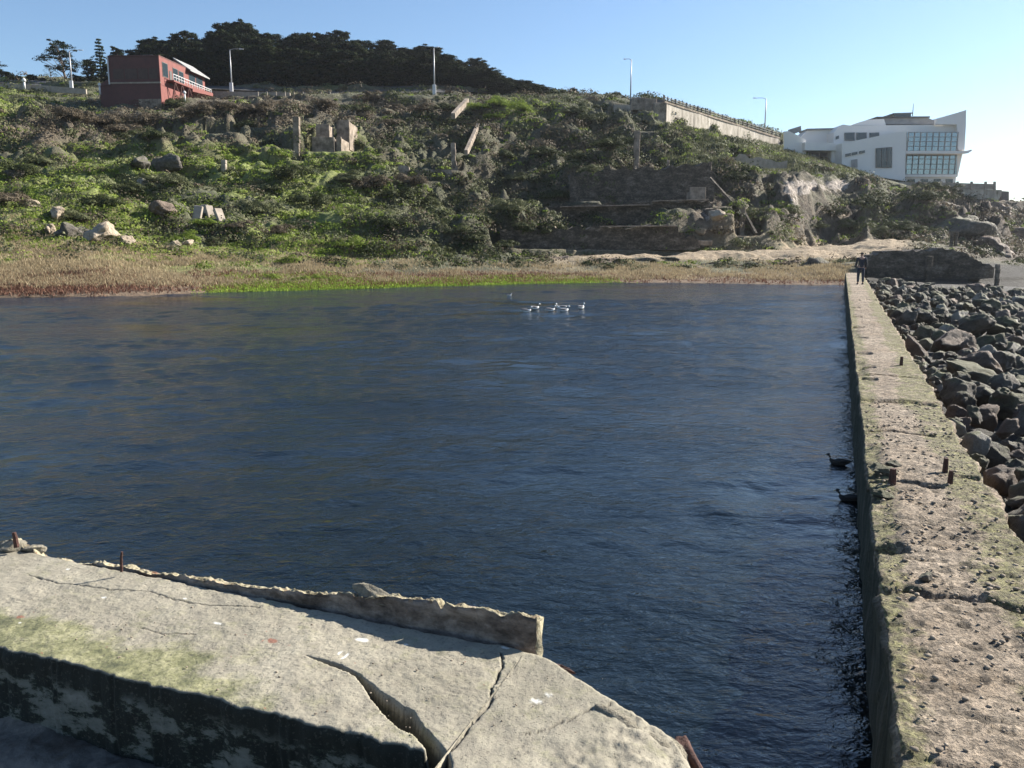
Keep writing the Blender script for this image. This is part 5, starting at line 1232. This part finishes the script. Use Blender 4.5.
M['bird_white'] = simple('white feathers', (.7, .7, .68), (.8, .8, .78), 20); M['bird_grey'] = simple('grey wing feathers', (.1, .1, .11), (.2, .2, .21), 20)
M['bird_dark'] = simple('black feathers', (.012, .012, .012), (.03, .028, .025), 20); M['beak'] = simple('beak', (.5, .35, .1), (.6, .4, .12), 20)
for i, (px, py, rz, lab) in enumerate([(526, 312.5, .2, 'leftmost gull of the floating flock'), (534.5, 309.5, .4, 'second gull from the left in the flock'), (550, 311.5, .3, 'third gull from the left, low on the water'), (561.5, 309, 3.3, 'gull behind the brightest gull of the flock'), (564, 312, .5, 'brightest gull in the middle right of the flock'), (581, 309, .9, 'rightmost lone gull of the flock')]):
    x, y = ground(px, py, 0); bird((x, y, .02), .5, rz, lab, group='gulls floating on the pond')
x, y = ground(509, 296, 0); bird((x, y, 0), .3, 0, 'tiny white bird far out on the pond left of the flock')
x, y = ground(839, 466, 0); bird((x, y, .015), .3, 2.6, 'black coot swimming near the seawall', True, name='coot')
x, y = ground(850, 502, 0); bird((x, y, .005), .3, 2.9, 'dark coot low in the water against the seawall', True, name='coot')

# ------------------------------------------------------------------ person
def skin(name, joints, edges, mat, parent, sub=2):
    me = bpy.data.meshes.new(name); me.from_pydata([j[0] for j in joints], edges, [])
    o = link(name, me, parent); m = o.modifiers.new('s', 'SKIN')
    for v, j in zip(me.skin_vertices[0].data, joints): v.radius = (j[1], j[2] if len(j) > 2 else j[1])
    me.skin_vertices[0].data[0].use_root = True
    o.modifiers.new('u', 'SUBSURF').levels = sub; o.modifiers['u'].render_levels = sub
    dg = bpy.context.evaluated_depsgraph_get(); m2 = bpy.data.meshes.new_from_object(o.evaluated_get(dg))
    o.modifiers.clear(); o.data = m2; m2.materials.clear(); m2.materials.append(mat)
    for p_ in m2.polygons: p_.use_smooth = True
    return o
M['skin'] = simple('skin', (.35, .2, .14), (.42, .26, .19), 10, .6, .1); M['jacket'] = simple('dark navy jacket', (.012, .014, .022), (.025, .028, .04), 8)
M['jeans'] = simple('dark jeans', (.015, .02, .035), (.03, .038, .06), 12); M['hair'] = simple('black hair', (.01, .008, .007), (.02, .016, .014), 30); M['shoe'] = simple('black shoes', (.015, .015, .015), (.03, .03, .03), 9)
x, y = ground(860, 284.5, SZ+.02)
pe = thing('person', 'person in dark jacket and jeans standing at the far end of the seawall', 'person', (x, y, SZ+.02), R(170))
J = [((0, 0, .93), .13, .1), ((0, 0, 1.15), .12, .09), ((0, 0, 1.38), .14, .09), ((0, -.01, 1.48), .055), ((0, -.015, 1.56), .06), ((0, -.02, 1.64), .085, .095), ((0, -.01, 1.7), .06),
     ((-.19, 0, 1.40), .055), ((-.25, .0, 1.13), .042), ((-.24, -.08, .9), .032), ((-.24, -.1, .82), .028),
     ((.19, 0, 1.40), .055), ((.26, .02, 1.14), .042), ((.22, -.16, .98), .032), ((.16, -.22, 1.0), .028),
     ((-.1, 0, .84), .09), ((-.12, -.01, .48), .058), ((-.13, .02, .1), .04), ((-.13, -.1, .035), .035),
     ((.1, 0, .84), .09), ((.12, -.03, .48), .058), ((.12, .0, .1), .04), ((.13, -.12, .035), .035)]
E = [(0, 1), (1, 2), (2, 3), (3, 4), (4, 5), (5, 6), (2, 7), (7, 8), (8, 9), (9, 10), (2, 11), (11, 12), (12, 13), (13, 14), (0, 15), (15, 16), (16, 17), (17, 18), (0, 19), (19, 20), (20, 21), (21, 22)]
skin('body', J, E, M['skin'], pe)
g2 = .018
skin('jacket', [((0, 0, .88), .155, .125), ((0, 0, 1.15), .145, .115), ((0, 0, 1.4), .165, .115), ((0, -.005, 1.47), .085)]+[((-.2, 0, 1.4), .075), ((-.255, 0, 1.13), .062), ((-.245, -.08, .91), .048), ((.2, 0, 1.4), .075), ((.265, .02, 1.14), .062), ((.225, -.15, .985), .048)],
     [(0, 1), (1, 2), (2, 3), (2, 4), (4, 5), (5, 6), (2, 7), (7, 8), (8, 9)], M['jacket'], pe)
skin('trousers', [((0, 0, .93), .145, .115), ((-.1, 0, .84), .11), ((-.12, -.01, .48), .078), ((-.13, .02, .12), .062), ((.1, 0, .84), .11), ((.12, -.03, .48), .078), ((.12, 0, .12), .062)], [(0, 1), (1, 2), (2, 3), (0, 4), (4, 5), (5, 6)], M['jeans'], pe)
skin('hair', [((0, .02, 1.6), .08, .08), ((0, .015, 1.67), .097, .1), ((0, .01, 1.725), .075)], [(0, 1), (1, 2)], M['hair'], pe)
for sx, yy in ((-.13, .02), (.125, 0)): skin('shoe', [((sx, yy+.04, .05), .052), ((sx, yy-.06, .045), .05), ((sx, yy-.16, .035), .04)], [(0, 1), (1, 2)], M['shoe'], pe)

# ------------------------------------------------------------------ haze
HZ = .00012
hb = MB(); hb.box(-420, 700, -60, 520, -4.2, 75)
t = NT('haze'); v = t.n('ShaderNodeVolumePrincipled'); v.inputs['Color'].default_value = (.92, .95, 1, 1); v.inputs['Density'].default_value = HZ; v.inputs['Anisotropy'].default_value = .6
t.l(v.outputs[0], t.out.inputs['Volume'])
if HZ > 0:
    hz = hb.build('haze', t.m); tag(hz, kind='stuff', label='thin pale sea haze filling the air over the pond', cat='haze')

# ------------------------------------------------------------------ light, world, camera
w = bpy.data.worlds.new('World'); sc.world = w; w.use_nodes = True; nt = w.node_tree
bg = nt.nodes['Background']; sky = nt.nodes.new('ShaderNodeTexSky'); sky.sky_type = 'NISHITA'; sky.sun_disc = False
sky.sun_elevation = SUN_EL; sky.sun_rotation = SUN_AZ; sky.air_density = 1.0; sky.dust_density = .25; sky.ozone_density = 3.8; sky.altitude = 0
nt.links.new(sky.outputs[0], bg.inputs[0]); bg.inputs[1].default_value = .063
sun = bpy.data.lights.new('sun', 'SUN'); sun.energy = 5.0; sun.angle = R(.53); sun.color = (1, .93, .83)
so = bpy.data.objects.new('sun', sun); C.objects.link(so)
sd = Vector((math.sin(SUN_AZ)*math.cos(SUN_EL), math.cos(SUN_AZ)*math.cos(SUN_EL), math.sin(SUN_EL)))
so.rotation_euler = (-sd).to_track_quat('-Z', 'Y').to_euler(); so.location = sd*100
cam = bpy.data.cameras.new('camera'); cam.sensor_width = 36; cam.lens = F*36/1024; cam.clip_start = .05; cam.clip_end = 12000
co = bpy.data.objects.new('camera', cam); C.objects.link(co); co.location = (0, 0, CZ); co.rotation_euler = (R(90)-PIT, 0, 0); sc.camera = co
vs_ = sc.view_settings; vs_.view_transform = 'Standard'; vs_.look = 'None'; vs_.gamma = 1; vs_.exposure = 1.4; vs_.use_curve_mapping = False
sc.cycles.use_denoising = True; sc.cycles.max_bounces = 8; sc.cycles.volume_bounces = 0; sc.cycles.transparent_max_bounces = 12
